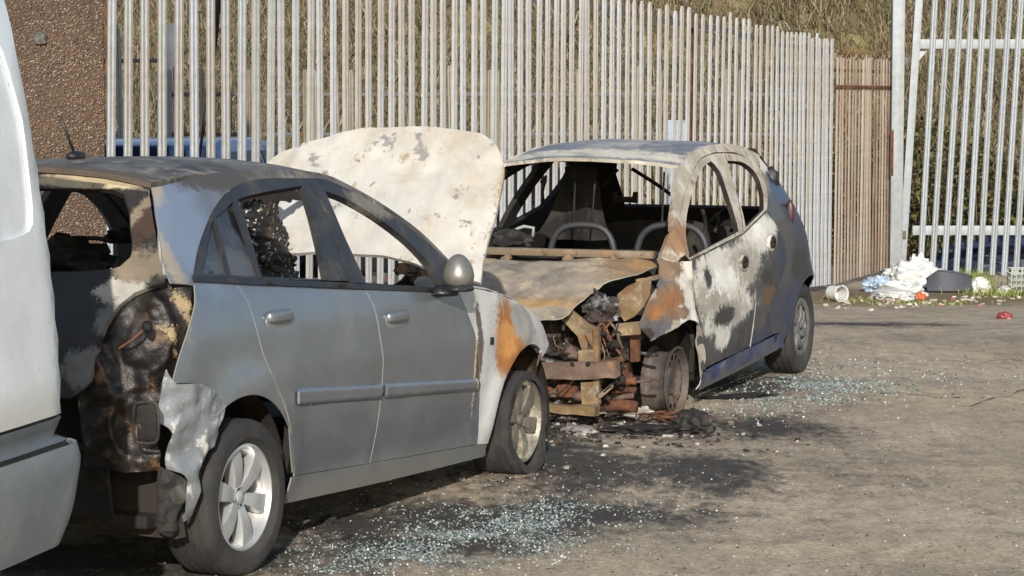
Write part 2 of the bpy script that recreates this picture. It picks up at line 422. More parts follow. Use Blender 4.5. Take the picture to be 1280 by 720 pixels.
def pale(me, p, ang, parent, lean=0.0, tw=0.0):
    o = bpy.data.objects.new('pale', me); C.objects.link(o); o.location = p; o.rotation_euler = (tw, lean, ang); o.parent = parent; return o
zU = dens([(100, 18.75), (220, 18.75), (330, 18.9), (470, 19.7), (604, 20.6), (777, 22.0), (920, 23.8), (1043, 25.6)])
spU = dens([(100, 22.5), (136, 22.3), (230, 20.3), (322, 17.6), (406, 15.2), (500, 13.3), (600, 12.0), (650, 10.9), (700, 10.3), (780, 9.6), (830, 9.1), (900, 8.3), (950, 7.4), (985, 5.6), (1005, 5.0), (1043, 4.8)])
topU = dens([(100, 2.78), (400, 2.76), (600, 2.70), (777, 2.60), (830, 2.54), (910, 2.48), (980, 2.37), (1043, 2.31)])
def fpt(u): Y = zU(u); return Vector(((u-640)/FPX*(Y*math.cos(PITCH) + .08), Y, 0))
root = thing('palisade_fence', 'long pale galvanised palisade fence curving behind both burnt cars', 'fence', (fpt(600).x, fpt(600).y, 0))
def rel(p, r): return Vector(p) - r.location
u = 135.5; k = 0
while u < 1043:
    p = fpt(u); q = fpt(u+2) - fpt(u-2); ang = math.atan2(q.y, q.x); b = gz(p.x, p.y) + .06
    h = topU(u) + random.uniform(-.02, .02) - b
    ln = math.radians(random.gauss(0, .22) + (1.2 if 820 < u < 960 else .3 if u > 400 else .5))
    if 612 < u < 640 and k % 2: ln += math.radians(.8)
    pale(pale_mesh(h, .068 if u < 640 else .064 if u < 860 else .056, MPALE), rel((p.x, p.y, b), root), ang + random.gauss(0, .025), root, ln)
    u += spU(u)*random.uniform(.985, 1.015); k += 1
def rail_path(name, us, z, parent, mat_, wd=.05, back=.03):
    V, F = [], []
    for i, uu in enumerate(us):
        p = fpt(uu); q = fpt(uu+2) - fpt(uu-2); nrm = Vector((-q.y, q.x, 0)).normalized(); zz = z(uu) if callable(z) else z
        for (a, b) in ((back, 0), (back+.006, 0), (back+.006, wd), (back, wd)): V.append(rel(p + nrm*a + Vector((0, 0, zz+b)), parent))
    for i in range(len(us)-1):
        for k in range(4): F.append((i*4+k, i*4+(k+1) % 4, i*4+4+(k+1) % 4, i*4+4+k))
    return mesh(name, V, F, mat_, parent, smooth=False)
ul = [128 + 15.25*i for i in range(61)]
rail_path('rail', ul, lambda q: topU(q)-.16, root, MRAIL); rail_path('rail', ul, lambda q: .32 + gz(0, zU(q)), root, MRAIL)
for uu in (873,):
    p = fpt(uu) + Vector((-.05, .10, 0)); q = fpt(uu+2) - fpt(uu-2)
    rbox('post', rel(p + Vector((0, 0, 1.2)), root), (.06, .06, 2.6), MRAIL if uu == 628 else MRUST, root, Matrix.Rotation(math.atan2(q.y, q.x), 3, 'Z'), .004)
# rusty section to the gate post
P0, P1 = Vector((3.305, 25.65, -.25)), Vector((4.22, 27.75, -.22))
root = thing('rusty_palisade_fence', 'low rusty brown palisade section between white fence and gate post', 'fence', P0)
n = 19; dv = P1-P0; ang = math.atan2(dv.y, dv.x)
for i in range(n):
    p = P0 + dv*(i+.4)/n; b = p.z + .05; h = 2.16 + .02*random.random() - b
    pale(pale_mesh(h, .048, MRUSTP), rel((p.x, p.y, b), root), ang + random.gauss(0, .06), root, math.radians(random.gauss(.3, .5)))
for z in (2.03, 1.86, .25):
    nrm = Vector((-dv.y, dv.x, 0)).normalized()*(.04 if z != 1.86 else -.01)
    rbox('rail', rel((P0+P1)/2 + nrm + Vector((0, 0, z+.2)), root), (dv.length, .008, .035), MRUST, root, Matrix.Rotation(ang, 3, 'Z'), .002)
for i in range(26):
    p = P0 + dv*(i+.5)/26 + Vector((0, -.02, 0)); z = 2.12 + random.uniform(0, .03)
    tube('spike', [rel((p.x, p.y, z), root), rel((p.x+random.gauss(.02, .03), p.y-.02, z+random.uniform(.05, .1)), root)], [.009, .003], MRUST, root, 4, False)
# gate post and gate leaf
Yg = 27.5
gp = at(1119, 330, Yg)
post = thing('gate_post', 'tall wide galvanised steel gate post beside the rusty fence', 'post', (gp.x, Yg, -.24))
rbox('shaft', (0, 0, 1.9), (.135, .13, 3.8), MGATE, post, None, .008)
for z in (.45, 2.35): rbox('hinge', (.085, -.02, z), (.05, .05, .09), MRAIL, post, None, .006)
rbox('rusty_plate', (-.06, -.0665, 1.35), (.035, .004, .5), MRUST, post, None, .001)
g0 = at(1137, 340, Yg); gate = thing('palisade_gate', 'tall bright galvanised palisade gate leaf with cross rails beside dumped rubbish', 'gate', (g0.x, Yg, -.2))
rbox('stile', (0.0, 0, 1.75), (.085, .06, 3.5), MGATE, gate, Matrix.Rotation(math.radians(3.0), 3, 'Y'), .006)
for zp in (288, 55):
    z = at(1200, zp, Yg).z + .2; rbox('cross_rail', (1.05, .015, z), (2.05, .05, .105), MGATE, gate, None, .006)
bm = bmesh.new(); vv = [bm.verts.new(q) for q in ((.06, -.0, 2.42), (.16, 0, 2.42), (.06, 0, 2.3))]; bm.faces.new(vv)
r = bmesh.ops.extrude_face_region(bm, geom=bm.faces[:]); bmesh.ops.translate(bm, verts=[q for q in r['geom'] if isinstance(q, bmesh.types.BMVert)], vec=(0, .006, 0))
from_bm('corner_gusset', bm, MGATE, gate)
for i in range(15):
    pale(pale_mesh(3.55, .066, MGATE, False), (.115 + .1315*i, -.03, -.01 - .004*i), 0, gate, math.radians(2.6 + random.gauss(0, .15)))
# back fence (two heights) far behind
root = thing('back_palisade_fence', 'second weathered palisade fence standing further back at the foot of the bank', 'fence', (-2, 28.6, -.25))
Yb = 28.6
for uu in np.arange(124, 1010, 14.3):
    if random.random() < (.1 if uu < 210 else .3 if uu < 330 else .75): continue
    tp = at(uu, 30 if uu < 205 else 84 + random.uniform(-3, 3), Yb).z; p = at(uu, 120, Yb)
    pale(pale_mesh(tp+.2, .062, MPALE if uu < 210 else MBACKP), rel((p.x, Yb, -.22), root), random.gauss(0, .1), root, math.radians(random.gauss(0, .6)))
a, b = at(124, 76, Yb), at(206, 76, Yb); rbox('rail', rel(((a.x+b.x)/2, Yb+.04, a.z), root), (b.x-a.x, .03, .045), MRAIL, root, None, .004)
a, b = at(206, 118, Yb), at(1012, 118, Yb); rbox('rail', rel(((a.x+b.x)/2, Yb+.04, a.z), root), (b.x-a.x, .03, .045), MRAIL, root, None, .004)
a = at(206, 168, Yb); rbox('rail', rel(((a.x+b.x)/2, Yb+.04, a.z), root), (b.x-a.x, .03, .045), MRAIL, root, None, .004)
p = at(212, 100, Yb); rbox('post', rel((p.x, Yb+.1, 1.1), root), (.13, .1, 2.9), mat('zinc_post', '#a9acab', .5, .4), root, None, .004)
# black strap hanging behind the fence
a, b = at(272, 0, 19.15), at(250, 190, 19.1)
tag(tube('black_strap', [at(276, -30, 19.2), a, at(262, 110, 19.15), b, at(247, 240, 19.1)], [.03, .03, .022, .012, .01], mat('black_plastic', '#141414', .6), None, 6), 'thin black strap hanging down behind the galvanised fence pales', 'strap')

# ---- pebbledashed building
def pebble_mat():
    t = NT('pebbledash'); P = t.b.inputs; v = t.vor(58); vc = t.vor(58, out='Color'); sx = t.n('SeparateColor'); t.put(sx.inputs[0], vc)
    r = t.n('ValToRGB'); t.put(r.inputs[0], sx.outputs[0]); e = r.color_ramp.elements
    for k in range(3): e.new(.5)
    for i, h in enumerate(['#4f3d30', '#7d6654', '#96806b', '#6d5848', '#b9a995']): e[i].position = i/4; e[i].color = c(h)
    col = t.mix(t.ramp(v, .35, .6), r.outputs[0], c('#4a3a2c')); n1 = t.noise(1.5, 5, .6)
    col = t.mix(1.0, col, t.ramp(n1, .3, .7, .8, 1.15, False), 'MULTIPLY')
    t.put(P['Base Color'], col); P['Roughness'].default_value = .85
    t.bump(t.ramp(v, .0, .6, 1, 0), 1.0, .02); return t.m
wl = at(117, 100, 18.9)
root = thing('pebbledash_building', 'brown pebbledash building corner beside the end of the white fence', 'building', (wl.x-2.5*math.cos(.2)-2*math.sin(.2), 18.9+2*math.cos(.2)-2.5*math.sin(.2)+.5, 0), (0, 0, .2))
rbox('wall', (0, 0, 2.4), (5.0, 4.0, 5.0), pebble_mat(), root, None, .012)
rbox('roof', (0, 0, 4.98), (5.3, 4.3, .16), mat('felt_roof', '#3a3836', .9), root, None, .01)
rbox('corner_strip', (2.53, -1.98, 2.0), (.04, .06, 4.0), MRUST, root, None, .004)
lump('wall_fixing', (2.02, -2.01, at(39, 48, 18.9).z), (.05, .04, .06), MRAIL, root, 3, .4)
# ================================================================== shared car materials
MSOOT = mat('soot_black', '#17140f', .8, .1, [('#2d251c', None, 7, 1, .12, .08, .8, .1), ('#4a4035', None, 21, 1, .07, .16, .9, 0)], (.4, 40), .4)
MSOOT2 = mat('soot_grey', '#26231f', .75, .2, [('#4f4a42', None, 9, 1, .12, .08, .8, .1), ('#0d0c0b', None, 12, 1, .1, .06, .8, .1)], (.4, 50), .35)
MTYRE = mat('tyre_rubber', '#262524', .85, 0, [('#3a3733', None, 5, 1, .15, .05, .9, 0)], (.25, 120), .25)
MBLACK = mat('black_trim', '#1b1c1e', .45, 0, [('#34332f', None, 11, 1, .12, .1, .8, 0)], (.08, 60), .2)
MASH = mat('burnt_ash', '#8a8378', .9, 0, [('#c9c4b8', None, 6, 1, .1, .05, .9, 0), ('#332d27', None, 9, 1, .1, .1, .9, 0)], (.5, 40), .3)

def wheel(name, parent, pos, out, style, rim_r, tyre_r, wid, ymul=1, tyre=True, flat=0.0, rim_mat=None, tyre_mat=None, steer=0.0, bulge=.003):
    """wheel part: rim mesh with tyre, centre cap and brake disc as sub-parts; local +Y is outward"""
    bm = bmesh.new(); hw = wid/2; R = rim_r
    lathe(bm, [(R*.90, -hw*.9), (R*1.02, -hw*.95), (R*1.03, -hw*.85), (R*.93, -hw*.7), (R*.86, -hw*.2), (R*.86, hw*.3), (R*.93, hw*.7), (R*1.03, hw*.86), (R*1.035, hw*.97), (R*.985, hw*1.0), (R*.945, hw*.86), (R*.90, hw*.45), (R*.84, hw*.2), (R*.84, -hw*.2), (R*.90, -hw*.8)], 56)
    if style == 'alloy':
        for k in range(6):
            a = 2*math.pi*k/6 + .26; ca, sa = math.cos(a), math.sin(a)
            st = [(.16, .115, .66), (.42, .15, .80), (.68, .19, .84), (.95, .225, .76)]; rows = []
            for (rr, ww, yy) in st:
                row = []
                for (t, dy) in ((-1, -.10), (-.86, .02), (-.3, .03), (.3, .03), (.86, .02), (1, -.10), (.9, -.5), (-.9, -.5)):
                    x = t*ww*R; z = rr*R; row.append(bm.verts.new((x*ca+z*sa, (yy+dy)*hw, -x*sa+z*ca)))
                rows.append(row)
            for i in range(3):
                for j in range(8): bm.faces.new((rows[i][j], rows[i][(j+1) % 8], rows[i+1][(j+1) % 8], rows[i+1][j]))
        lathe(bm, [(R*.26, -hw*.1), (R*.27, hw*.55), (R*.25, hw*.68), (R*.2, hw*.74), (R*.12, hw*.6)], 32)
    elif style == 'steel':
        nh = 14; r1, r2 = .66*R, .80*R
        lathe(bm, [(R*.04, hw*.5), (R*.2, hw*.52), (R*.34, hw*.58), (R*.42, hw*.34), (R*.52, hw*.46), (r1, hw*.66)], 56)
        lathe(bm, [(r2, hw*.64), (R*.91, hw*.5)], 56)
        for k in range(56):
            if (k % 4) in (0, 1): pass
            elif (k % 4) in (2, 3):
                q = []
                for (r_, kk) in ((r1, k), (r1, k+1), (r2, k+1), (r2, k)):
                    a = 2*math.pi*kk/56; q.append(bm.verts.new((r_*math.sin(a), hw*(.66 if r_ == r1 else .64), r_*math.cos(a))))
                bm.faces.new(q)
    elif style == 'trim':
        lathe(bm, [(R*.02, hw*.86), (R*.14, hw*.86), (R*.22, hw*.78), (R*.24, hw*.74)], 40)
        lathe(bm, [(R*.80, hw*.94), (R*.88, hw*1.05), (R*1.0, hw*1.06), (R*1.04, hw*.96)], 48)
        for k in range(8):
            rows = []
            for i in range(6):
                rr = .22 + (.84-.22)*i/5; tw = .5*(i/5)**1.3; a = 2*math.pi*k/8 + tw; half = .10 + .055*i/5
                rows.append([bm.verts.new((rr*R*math.sin(a+d/ max(rr, .3)), hw*(.78+.16*math.sin(i/5*2.6))+dy*hw, rr*R*math.cos(a+d/max(rr, .3)))) for d, dy in ((-half, -.14), (-half*.6, 0), (half*.6, 0), (half, -.14))])
            for i in range(5):
                for j in range(3): bm.faces.new((rows[i][j], rows[i][j+1], rows[i+1][j+1], rows[i+1][j]))
    bmesh.ops.recalc_face_normals(bm, faces=bm.faces)
    o = from_bm(name, bm, rim_mat, parent, ang=38); o.location = pos; o.rotation_euler = (0, 0, (0 if out > 0 else math.pi) + steer)
    bm = bmesh.new(); lathe(bm, [(R*.05, -hw*.15), (R*.78, -hw*.15), (R*.78, -hw*.3), (R*.05, -hw*.3)], 40); bmesh.ops.recalc_face_normals(bm, faces=bm.faces)
    from_bm('brake_disc', bm, MSOOT2, o, ang=40)
    if style == 'alloy':
        bm = bmesh.new(); lathe(bm, [(.0005, hw*.80), (R*.10, hw*.80), (R*.135, hw*.74), (R*.14, hw*.55)], 24); bmesh.ops.recalc_face_normals(bm, faces=bm.faces)
        from_bm('centre_cap', bm, rim_mat, o, ang=40)
        for k in range(4):
            a = 2*math.pi*k/4+.3; bm = bmesh.new(); lathe(bm, [(.0005, hw*.66), (.009, hw*.66), (.010, hw*.5)], 8); bmesh.ops.recalc_face_normals(bm, faces=bm.faces)
            b = from_bm('wheel_nut', bm, MSOOT2, o); b.location = (.2*R*math.sin(a), .06*hw, .2*R*math.cos(a))
    if style == 'steel':
        for k in range(4):
            a = 2*math.pi*k/4+.3; bm = bmesh.new(); lathe(bm, [(.0005, hw*.5), (.011, hw*.5), (.012, hw*.2)], 8); bmesh.ops.recalc_face_normals(bm, faces=bm.faces)
            b = from_bm('wheel_nut', bm, rim_mat, o); b.location = (.27*R*math.sin(a), 0, .27*R*math.cos(a))
    if tyre:
        bm = bmesh.new(); T = tyre_r; tw = hw*1.12
        pr = [(R*1.0, -hw*.93), (R*1.12, -tw*.98), ((R+T)/2, -tw*1.06), (T*.955, -tw*.98), (T*.985, -tw*.86)]
        for g in (-.62, -.22, .22, .62): pr += [(T*.997, (g-.06)*tw), (T*.978, (g-.05)*tw), (T*.978, (g+.05)*tw), (T*.997, (g+.06)*tw)]
        pr += [(T*.985, tw*.86), (T*.955, tw*.98), ((R+T)/2+.01, tw*1.07), ((R+T)/2-.02, tw*1.05), (R*1.12, tw*1.0), (R*1.0, hw*.93)]
        lathe(bm, pr, 96); zf = -(T - flat)
        for v in bm.verts:
            if flat and v.co.z < -R*.55:
                k = (-v.co.z - R*.55)/(T - R*.55); bul = math.sin(min(1, k)*2.4)*bulge*(1 if v.co.y > 0 else -1)*abs(v.co.y)/tw
                v.co.y += bul
                if v.co.z < zf: v.co.z = zf + (v.co.z-zf)*.05; v.co.x *= 1.05
            elif v.co.z < zf: v.co.z = zf
            if bulge > .02 and v.co.z < -.08: v.co.z -= .026*min(1, (-v.co.z-.08)/.12); v.co.x *= 1+.07*min(1, (-v.co.z-.08)/.15)
            if bulge > .02: v.co += Vector((noise.noise(v.co*22), noise.noise(v.co*22+Vector((5, 0, 0))), 0))*.006
        bmesh.ops.recalc_face_normals(bm, faces=bm.faces); from_bm('tyre', bm, tyre_mat or MTYRE, o, ang=35)
    return o

# ================================================================== SILVER HATCHBACK (its tail towards the camera)
KP = Pose(-1.7226, 9.3084, 1.1472, .016)
K_W = dens([(.10, .755), (.15, .772), (.22, .792), (.35, .817), (.5, .835), (.65, .843), (.8, .838), (.92, .820), (1.0, .795), (1.1, .747), (1.2, .695), (1.3, .640), (1.38, .592), (1.46, .53)])
K_XR = dens([(.1, -.58), (.3, -.60), (.6, -.63), (.85, -.62), (1.0, -.555), (1.2, -.43), (1.42, -.26), (1.5, -.2)])
def kw(x, z):
    v = K_W(z)
    if x > 2.2: v -= .085*((x-2.2)/.8)**2 + .10*sstep(.72, 1.0, z)*sstep(2.0, 2.7, x)
    if z > 1.0: v -= .03*sstep(.6, -.4, x)*min(1, (z-1)/.3)
    for cx in (0.0, 2.5):
        r = math.hypot(x-cx, z-.30); v += .020*math.exp(-((r-.37)/.06)**2)*sstep(.2, .34, z)
    if .55 < z < .9: v += .006*math.exp(-((z-.71)/.05)**2)*sstep(-.4, .1, x)
    return v
def KR(u, z, side=-1):
    xc, Rr = -.30, .24; k = (.4-K_XR(z))/.94
    if u >= xc: X, dy = u, 0.0
    else:
        a = (xc-u)/Rr
        if a < math.pi/2: X, dy = xc-Rr*math.sin(a), Rr*(1-math.cos(a))
        else:
            e = (a-math.pi/2)*Rr; X, dy = xc-Rr-.03*min(1, e/.5)**2, Rr+e
    if X < .4: X = .4+(X-.4)*k
    return (X, side*(kw(max(X, -.5), z)-dy), z)
def KL(u, z): return KR(u, z, 1)
def k2(pts, g=(0.5, .8)):
    out = []
    for p in pts:
        if len(p) == 3: out.append((p[0], p[1])); continue           # (u, z, 0): given in metres
        g = KP.inv(KR, p[0], p[1], g); out.append(g)
    return out
def kell(px, py, r, g=(1, .7)):
    u = KP.inv(KR, px, py, g); return (KR(*u), r if isinstance(r, tuple) else (r, r, r))
GREY = '#7f8388'
E_tail = [kell(190, 300, (.16, .16, .30), (-.4, 1.1)), kell(235, 420, (.12, .14, .16), (-.4, .9)), kell(215, 350, (.12, .2, .10), (-.4, 1.05))]
MKP = mat('grey_paint', GREY, .34, .62, [
    ('#8b95a3', [((-.12, -.62, 1.25), (.25, .4, .30))], 4, .5, .35, .2, .42, .5),
    ('#938a7a', [((-.30, -.55, 1.05), (.08, .3, .42)), ((-.36, -.66, .9), (.10, .2, .25)), ((-.2, -.5, 1.42), (.12, .3, .10))], 9, .8, .25, .25, .7, .2),
    ('#c9c4b6', [((-.42, -.6, .98), (.055, .3, .20))], 16, .8, .15, .3, .8, .0),
    ('#3a2a1c', [((-.34, -.5, 1.30), (.06, .3, .2)), ((-.42, -.6, 1.05), (.03, .3, .12))], 14, .9, .2, .3, .8, .1),
    ('#85817a', None, 2.2, .7, .16, .14, .6, .2),
    ('#4f4a43', [((.35, -.55, 1.44), (.55, .3, .085)), ((-.1, -.5, 1.44), (.3, .3, .045))], 7, .9, .3, .2, .65, .3),
    ('#4a4138', [((1.96, -.8, .75), (.055, .3, .5))], 9, .7, .15, .35, .8, .1), ('#b59c78', [((1.935, -.8, .7), (.022, .3, .45))], 22, 1.6, .1, .5, .9, 0),
    ('#77746d', [((.9, -.8, .20), (2.2, .25, .16))], 5, .5, .6, .45, .75, .2)], (.05, 45), .10, 5, .25)
MKROOF = mat('scorched_roof', '#6f6a62', .6, .35, [('#3a3733', None, 3.5, 1.2, .18, .02, .7, .2), ('#9a9283', None, 8, 1, .12, .12, .8, .1), ('#54493c', [((-.2, -.1, 1.44), (.14, .7, .12))], 6, .9, .3, .2, .8, .1)], (.3, 40), .3)
MKIN = MSOOT
MKEDGE = mat('bare_metal_edge', '#99968e', .6, .3, (), (.1, 50), .2)
MKEDGE2 = mat('recess_grey', '#8b8d8f', .4, .5, (), None, .1)
MKFRAME = mat('window_frame_black', '#2a2b2d', .5, .1, [('#4b4844', None, 6, 1, .15, .1, .8, 0), ('#6b665d', [((1.4, -.62, 1.32), (.35, .2, .12))], 12, 1.2, .3, .4, .9, 0)], (.12, 60), .2)
MKFEND = mat('burnt_white_fender', '#b3b2ad', .8, .05, [
    ('#96622f', [kell(640, 420, (.22, .3, .22), (2.3, .7)), kell(634, 440, (.14, .3, .14), (2.3, .6))], 5, .9, .32, .28, .9, 0),
    ('#b17d45', [kell(634, 425, (.16, .3, .10), (2.3, .7))], 8, .9, .2, .3, .9, 0),
    ('#8d8981', [kell(655, 405, (.16, .3, .13), (2.4, .8))], 6, .9, .2, .25, .8, 0),
    ('#57514a', [kell(601, 430, (.06, .3, .4), (2, .7))], 12, 1.0, .1, .55, .9, 0),
    ('#5d4630', [kell(670, 450, (.08, .3, .05), (2.6, .6))], 10, .9, .2, .2, .9, 0)], (.35, 35), .16, 7)
MKHOOD = mat('burnt_white_bonnet', '#a9a69e', .85, 0, [
    ('#b5b2aa', None, 1.6, 1, .15, .03, .8, 0), ('#9c927f', None, 3.2, 1.0, .16, .08, .9, 0), ('#8f7f66', None, 9, 1.0, .06, .15, .9, 0),
    ('#8f7f66', [((2.75, 0, 1.72), (.25, .9, .10)), ((2.6, -.72, 1.5), (.5, .10, .5))], 4, 1.2, .25, .35, .9, 0), ('#7f7c77', None, 5.5, 1.0, .025, .115, .8, .1), ('#6e6b66', None, 12, 1.0, .025, .15, .8, .1)], (.3, 30), .10, 5)
car = thing('burnt_hatchback', 'burnt grey five door hatchback with white bonnet raised and charred open tail', 'car', KP.loc, KP.rot)
# --- seams (pixel traced on the near side, kept in metres along the car)
frame = k2([(241, 348), (249, 308), (265, 267), (284, 241), (307, 228), (335, 224), (387, 224), (403, 225), (434, 238), (473, 260), (511, 286), (537, 308), (559, 330)], (-.2, 1.08))
belt_r, belt_f = frame[0], k2([(556, 362)], (1.7, .95))[0]
rd_rear = k2([(293, 352), (310, 378), (325, 430), (345, 480), (362, 530), (368, 597)], (0, 1.05))
seam = k2([(452, 357), (466, 380), (477, 434), (477, 488), (462, 580)], (1, 1))
fd_front = k2([(572, 364), (580, 380), (595, 417), (600, 463), (596, 556)], (1.8, .9))
beltp = [belt_r, rd_rear[0], seam[0], belt_f, fd_front[0]]
arch = lambda cx, r, a0, a1, n=14: [(cx + r*math.cos(math.radians(a0+(a1-a0)*i/n)), .30 + r*math.sin(math.radians(a0+(a1-a0)*i/n))) for i in range(n+1)]
RA, FA = .355, .350
sill_r, sill_f = rd_rear[-1], fd_front[-1]
# --- both sides
for F_, fl in ((KR, False), (KL, True)):
    near = not fl; M_ = (MKP, MKIN, MKEDGE)
    # quarter panel with C pillar
    a_end = (.345*math.cos(math.radians(3)), .30+.355*math.sin(math.radians(3)))
    tail_lo = k2([(215, 480), (222, 452), (236, 410), (244, 378), (243, 357)], (-.45, .85))
    tail_up = k2([(213, 354), (206, 335), (198, 290), (189, 234)], (-.4, 1.1))
    rail0 = [tail_up[-1], (-.10, 1.425), (.15, 1.444), (.44, 1.450)]
    bump_seam = k2([(283, 507), (267, 491), (246, 480), (215, 480)], (-.2, .65))
    q = outline([tail_lo, [tail_lo[-1], tail_up[0]], tail_up, rail0, [rail0[-1], frame[4]], frame[4::-1], [frame[0], rd_rear[0]], rd_rear[:-1], [rd_rear[-2], (.352, .33)],
                 arch(0, RA, 5, 148), [arch(0, RA, 5, 148)[-1], bump_seam[0]], bump_seam], .03)
    panel('quarter_panel', F_, q, M_, car, flip=fl, gap=.002, step=.04)
    # sill
    q = outline([[(.352, .31), sill_r], [sill_r, sill_f], [sill_f, (2.15, .235)], [(2.15, .235), (2.16, .175)], [(2.16, .175), (1.2, .185), (.36, .205)], [(.36, .205), (.352, .31)]], .05)
    panel('sill', F_, q, M_, car, flip=fl, gap=.002, step=.05)
    # doors
    for nm, o in (('rear_door', [[belt_r if 0 else rd_rear[0], seam[0]], seam, [seam[-1], sill_r], rd_rear[::-1]]), ('front_door', [[seam[0], fd_front[0]], fd_front, [sill_f, seam[-1]], seam[::-1]])):
        d = panel(nm, F_, outline(o, .035), M_, car, flip=fl, gap=.0035, step=.045, crumple=(2.2, .0035, 4))
        if nm == 'rear_door':
            fo = outline([frame[:7] + [frame[6]], [frame[6], k2([(392, 232), (436, 352)], (.9, 1.2))[0], k2([(436, 352)], (.9, 1))[0]], [k2([(436, 352)], (.9, 1))[0], frame[0]]], .03)
            hl = [outline([k2([(296, 250), (330, 241), (377, 233)], (.3, 1.35)), k2([(377, 233), (390, 270), (408, 350)], (.8, 1.3)), k2([(408, 350), (326, 347)], (.7, 1)), k2([(326, 347), (296, 250)], (.2, 1.1))], .03),
                  outline([k2([(268, 272), (290, 253)], (.1, 1.3)), k2([(290, 253), (322, 346)], (.2, 1.3)), k2([(322, 346), (287, 345)], (.1, 1.05)), k2([(287, 345), (268, 272)], (0, 1.1))], .03),
                  outline([k2([(250, 343), (266, 276), (284, 344)], (-.2, 1.1)), k2([(284, 344), (250, 343)], (0, 1.05))], .03)]
            panel('window_frame', F_, fo, MKFRAME, d, hl, flip=fl, th=.03, step=.05, off=.006)
            if near:
                MGL = mat('smoked_glass', '#24272a', .12, 0, [('#5d6063', None, 4, 1, .3, .12, .5, 0), ('#4a4d50', [((.15, -.66, 1.10), (.2, .2, .08))], 6, .7, .4, .2, .5, 0)], None, 0)
                for h in hl[1:]: panel('quarter_pane', F_, inset(h, -.004), MGL, d, flip=fl, th=.004, step=.06, off=-.008)
        else:
            B0, B1 = k2([(384, 224), (437, 354)], (.9, 1.2)); fo = outline([[B0, frame[7]], frame[7:], [frame[-1], belt_f], [belt_f, B1], [B1, B0]], .03)
            hl = [outline([k2([(404, 240), (430, 250), (468, 272), (505, 300), (532, 328), (551, 362)], (1, 1.35)), k2([(551, 362), (455, 354)], (1.7, .97)), k2([(455, 354), (430, 300), (404, 240)], (1, 1))], .03)]
            panel('window_frame', F_, fo, MKFRAME, d, hl, flip=fl, th=.03, step=.05, off=.009)
        # rub strip
        if near:
            xa, xb = (k2([(370, 497)], (.4, .6))[0][0], k2([(475, 492)], (1, .55))[0][0]) if nm == 'rear_door' else (k2([(480, 491)], (1.1, .55))[0][0], k2([(597, 481)], (1.9, .5))[0][0])
            zc = lambda x: .612 - .0593*(x-.345); hz = lambda x: .034 - .004*(x-.345)
            qs = [(xa, zc(xa)-hz(xa)*.7), (xa+.01, zc(xa)-hz(xa)), (xb-.012, zc(xb)-hz(xb)), (xb, zc(xb)), (xb-.012, zc(xb)+hz(xb)), (xa+.01, zc(xa)+hz(xa)), (xa, zc(xa)+hz(xa)*.7)]
            qs = outline([[qs[i], qs[(i+1) % 7]] for i in range(7)], .03)
            def Fm(u, z, F_=F_): p = F_(u, z); e = min(1, (hz(u)-abs(z-zc(u)))/.009); return (p[0], p[1]-.014*max(0, e)-.002, p[2])
            panel('rub_strip', Fm, qs, (MKP, MKP, MKP), d, th=.010, step=.009)
            # handle in a dished recess
            hc = KR(*k2([(348, 398)] if nm == 'rear_door' else [(495, 398)], (.3, .9))[0])
            bm = bmesh.new(); bmesh.ops.create_uvsphere(bm, u_segments=24, v_segments=14, radius=1)
            for v in bm.verts: v.co = Vector((math.copysign(abs(v.co.x)**.5, v.co.x)*.095, v.co.y*.006, math.copysign(abs(v.co.z)**.6, v.co.z)*.030))
            bmesh.ops.translate(bm, verts=bm.verts, vec=Vector(hc)+Vector((0, -.001, -.012))); h0 = from_bm('handle_recess', bm, MKEDGE2, d, smooth=True)
            bm = bmesh.new(); bmesh.ops.create_uvsphere(bm, u_segments=24, v_segments=14, radius=1)
            for v in bm.verts: v.co = Vector((math.copysign(abs(v.co.x)**.4, v.co.x)*.088, v.co.y*.022, math.copysign(abs(v.co.z)**.5, v.co.z)*.024))
            bmesh.ops.translate(bm, verts=bm.verts, vec=Vector(hc)+Vector((0, -.006, .008))); from_bm('handle', bm, MKP, d, smooth=True)
    # black waist moulding
    wz = lambda x: belt_r[1] + (belt_f[1]-belt_r[1])*(x-belt_r[0])/(belt_f[0]-belt_r[0])
    x0, x1 = belt_r[0]-.005, fd_front[0][0]-.02; N_ = 24
    q = [(x0+(x1-x0)*i/N_, wz(x0+(x1-x0)*i/N_)+.008) for i in range(N_+1)]; q = q + [(x, z-.022) for x, z in q[::-1]]
    panel('waist_moulding', F_, q, MBLACK, car, flip=fl, th=.02, step=.05, off=.008)
    # roof rail and A pillar outside the window frames
    rail1 = [(.44, 1.450), (.7, 1.452), (.95, 1.446), (1.12, 1.428)] + [(x+.025, z+.028) for x, z in frame[8:-1]] + [(frame[-1][0]+.06, frame[-1][1]-.01)]
    q = outline([rail1, [rail1[-1], frame[-1]], frame[:3:-1], [frame[4], rail1[0]]], .03)
    panel('roof_rail', F_, q, (MKROOF if near else MSOOT, MSOOT, MSOOT), car, flip=fl, step=.04, th=.03)
    # front wing
    wing = k2([(574, 362), (590, 360), (612, 364), (640, 374), (662, 389), (678, 408), (685, 430), (680, 444), (672, 458)], (1.85, .95))
    q = outline([wing, [wing[-1], arch(2.5, FA, 62, 178)[0]], arch(2.5, FA, 62, 178), [arch(2.5, FA, 62, 178)[-1], (2.155, .235)], [(2.155, .235), fd_front[-1]], fd_front[::-1], [fd_front[0], wing[0]]], .03)
    panel('front_wing', F_, q, (MKFEND, MKFEND, MKFEND), car, flip=fl, gap=.002, step=.03, crumple=(5, .006, 2))
    # wing top turned inwards under the bonnet
    W = [Vector(F_(*p)) for p in catmull(wing[:7], .04)]
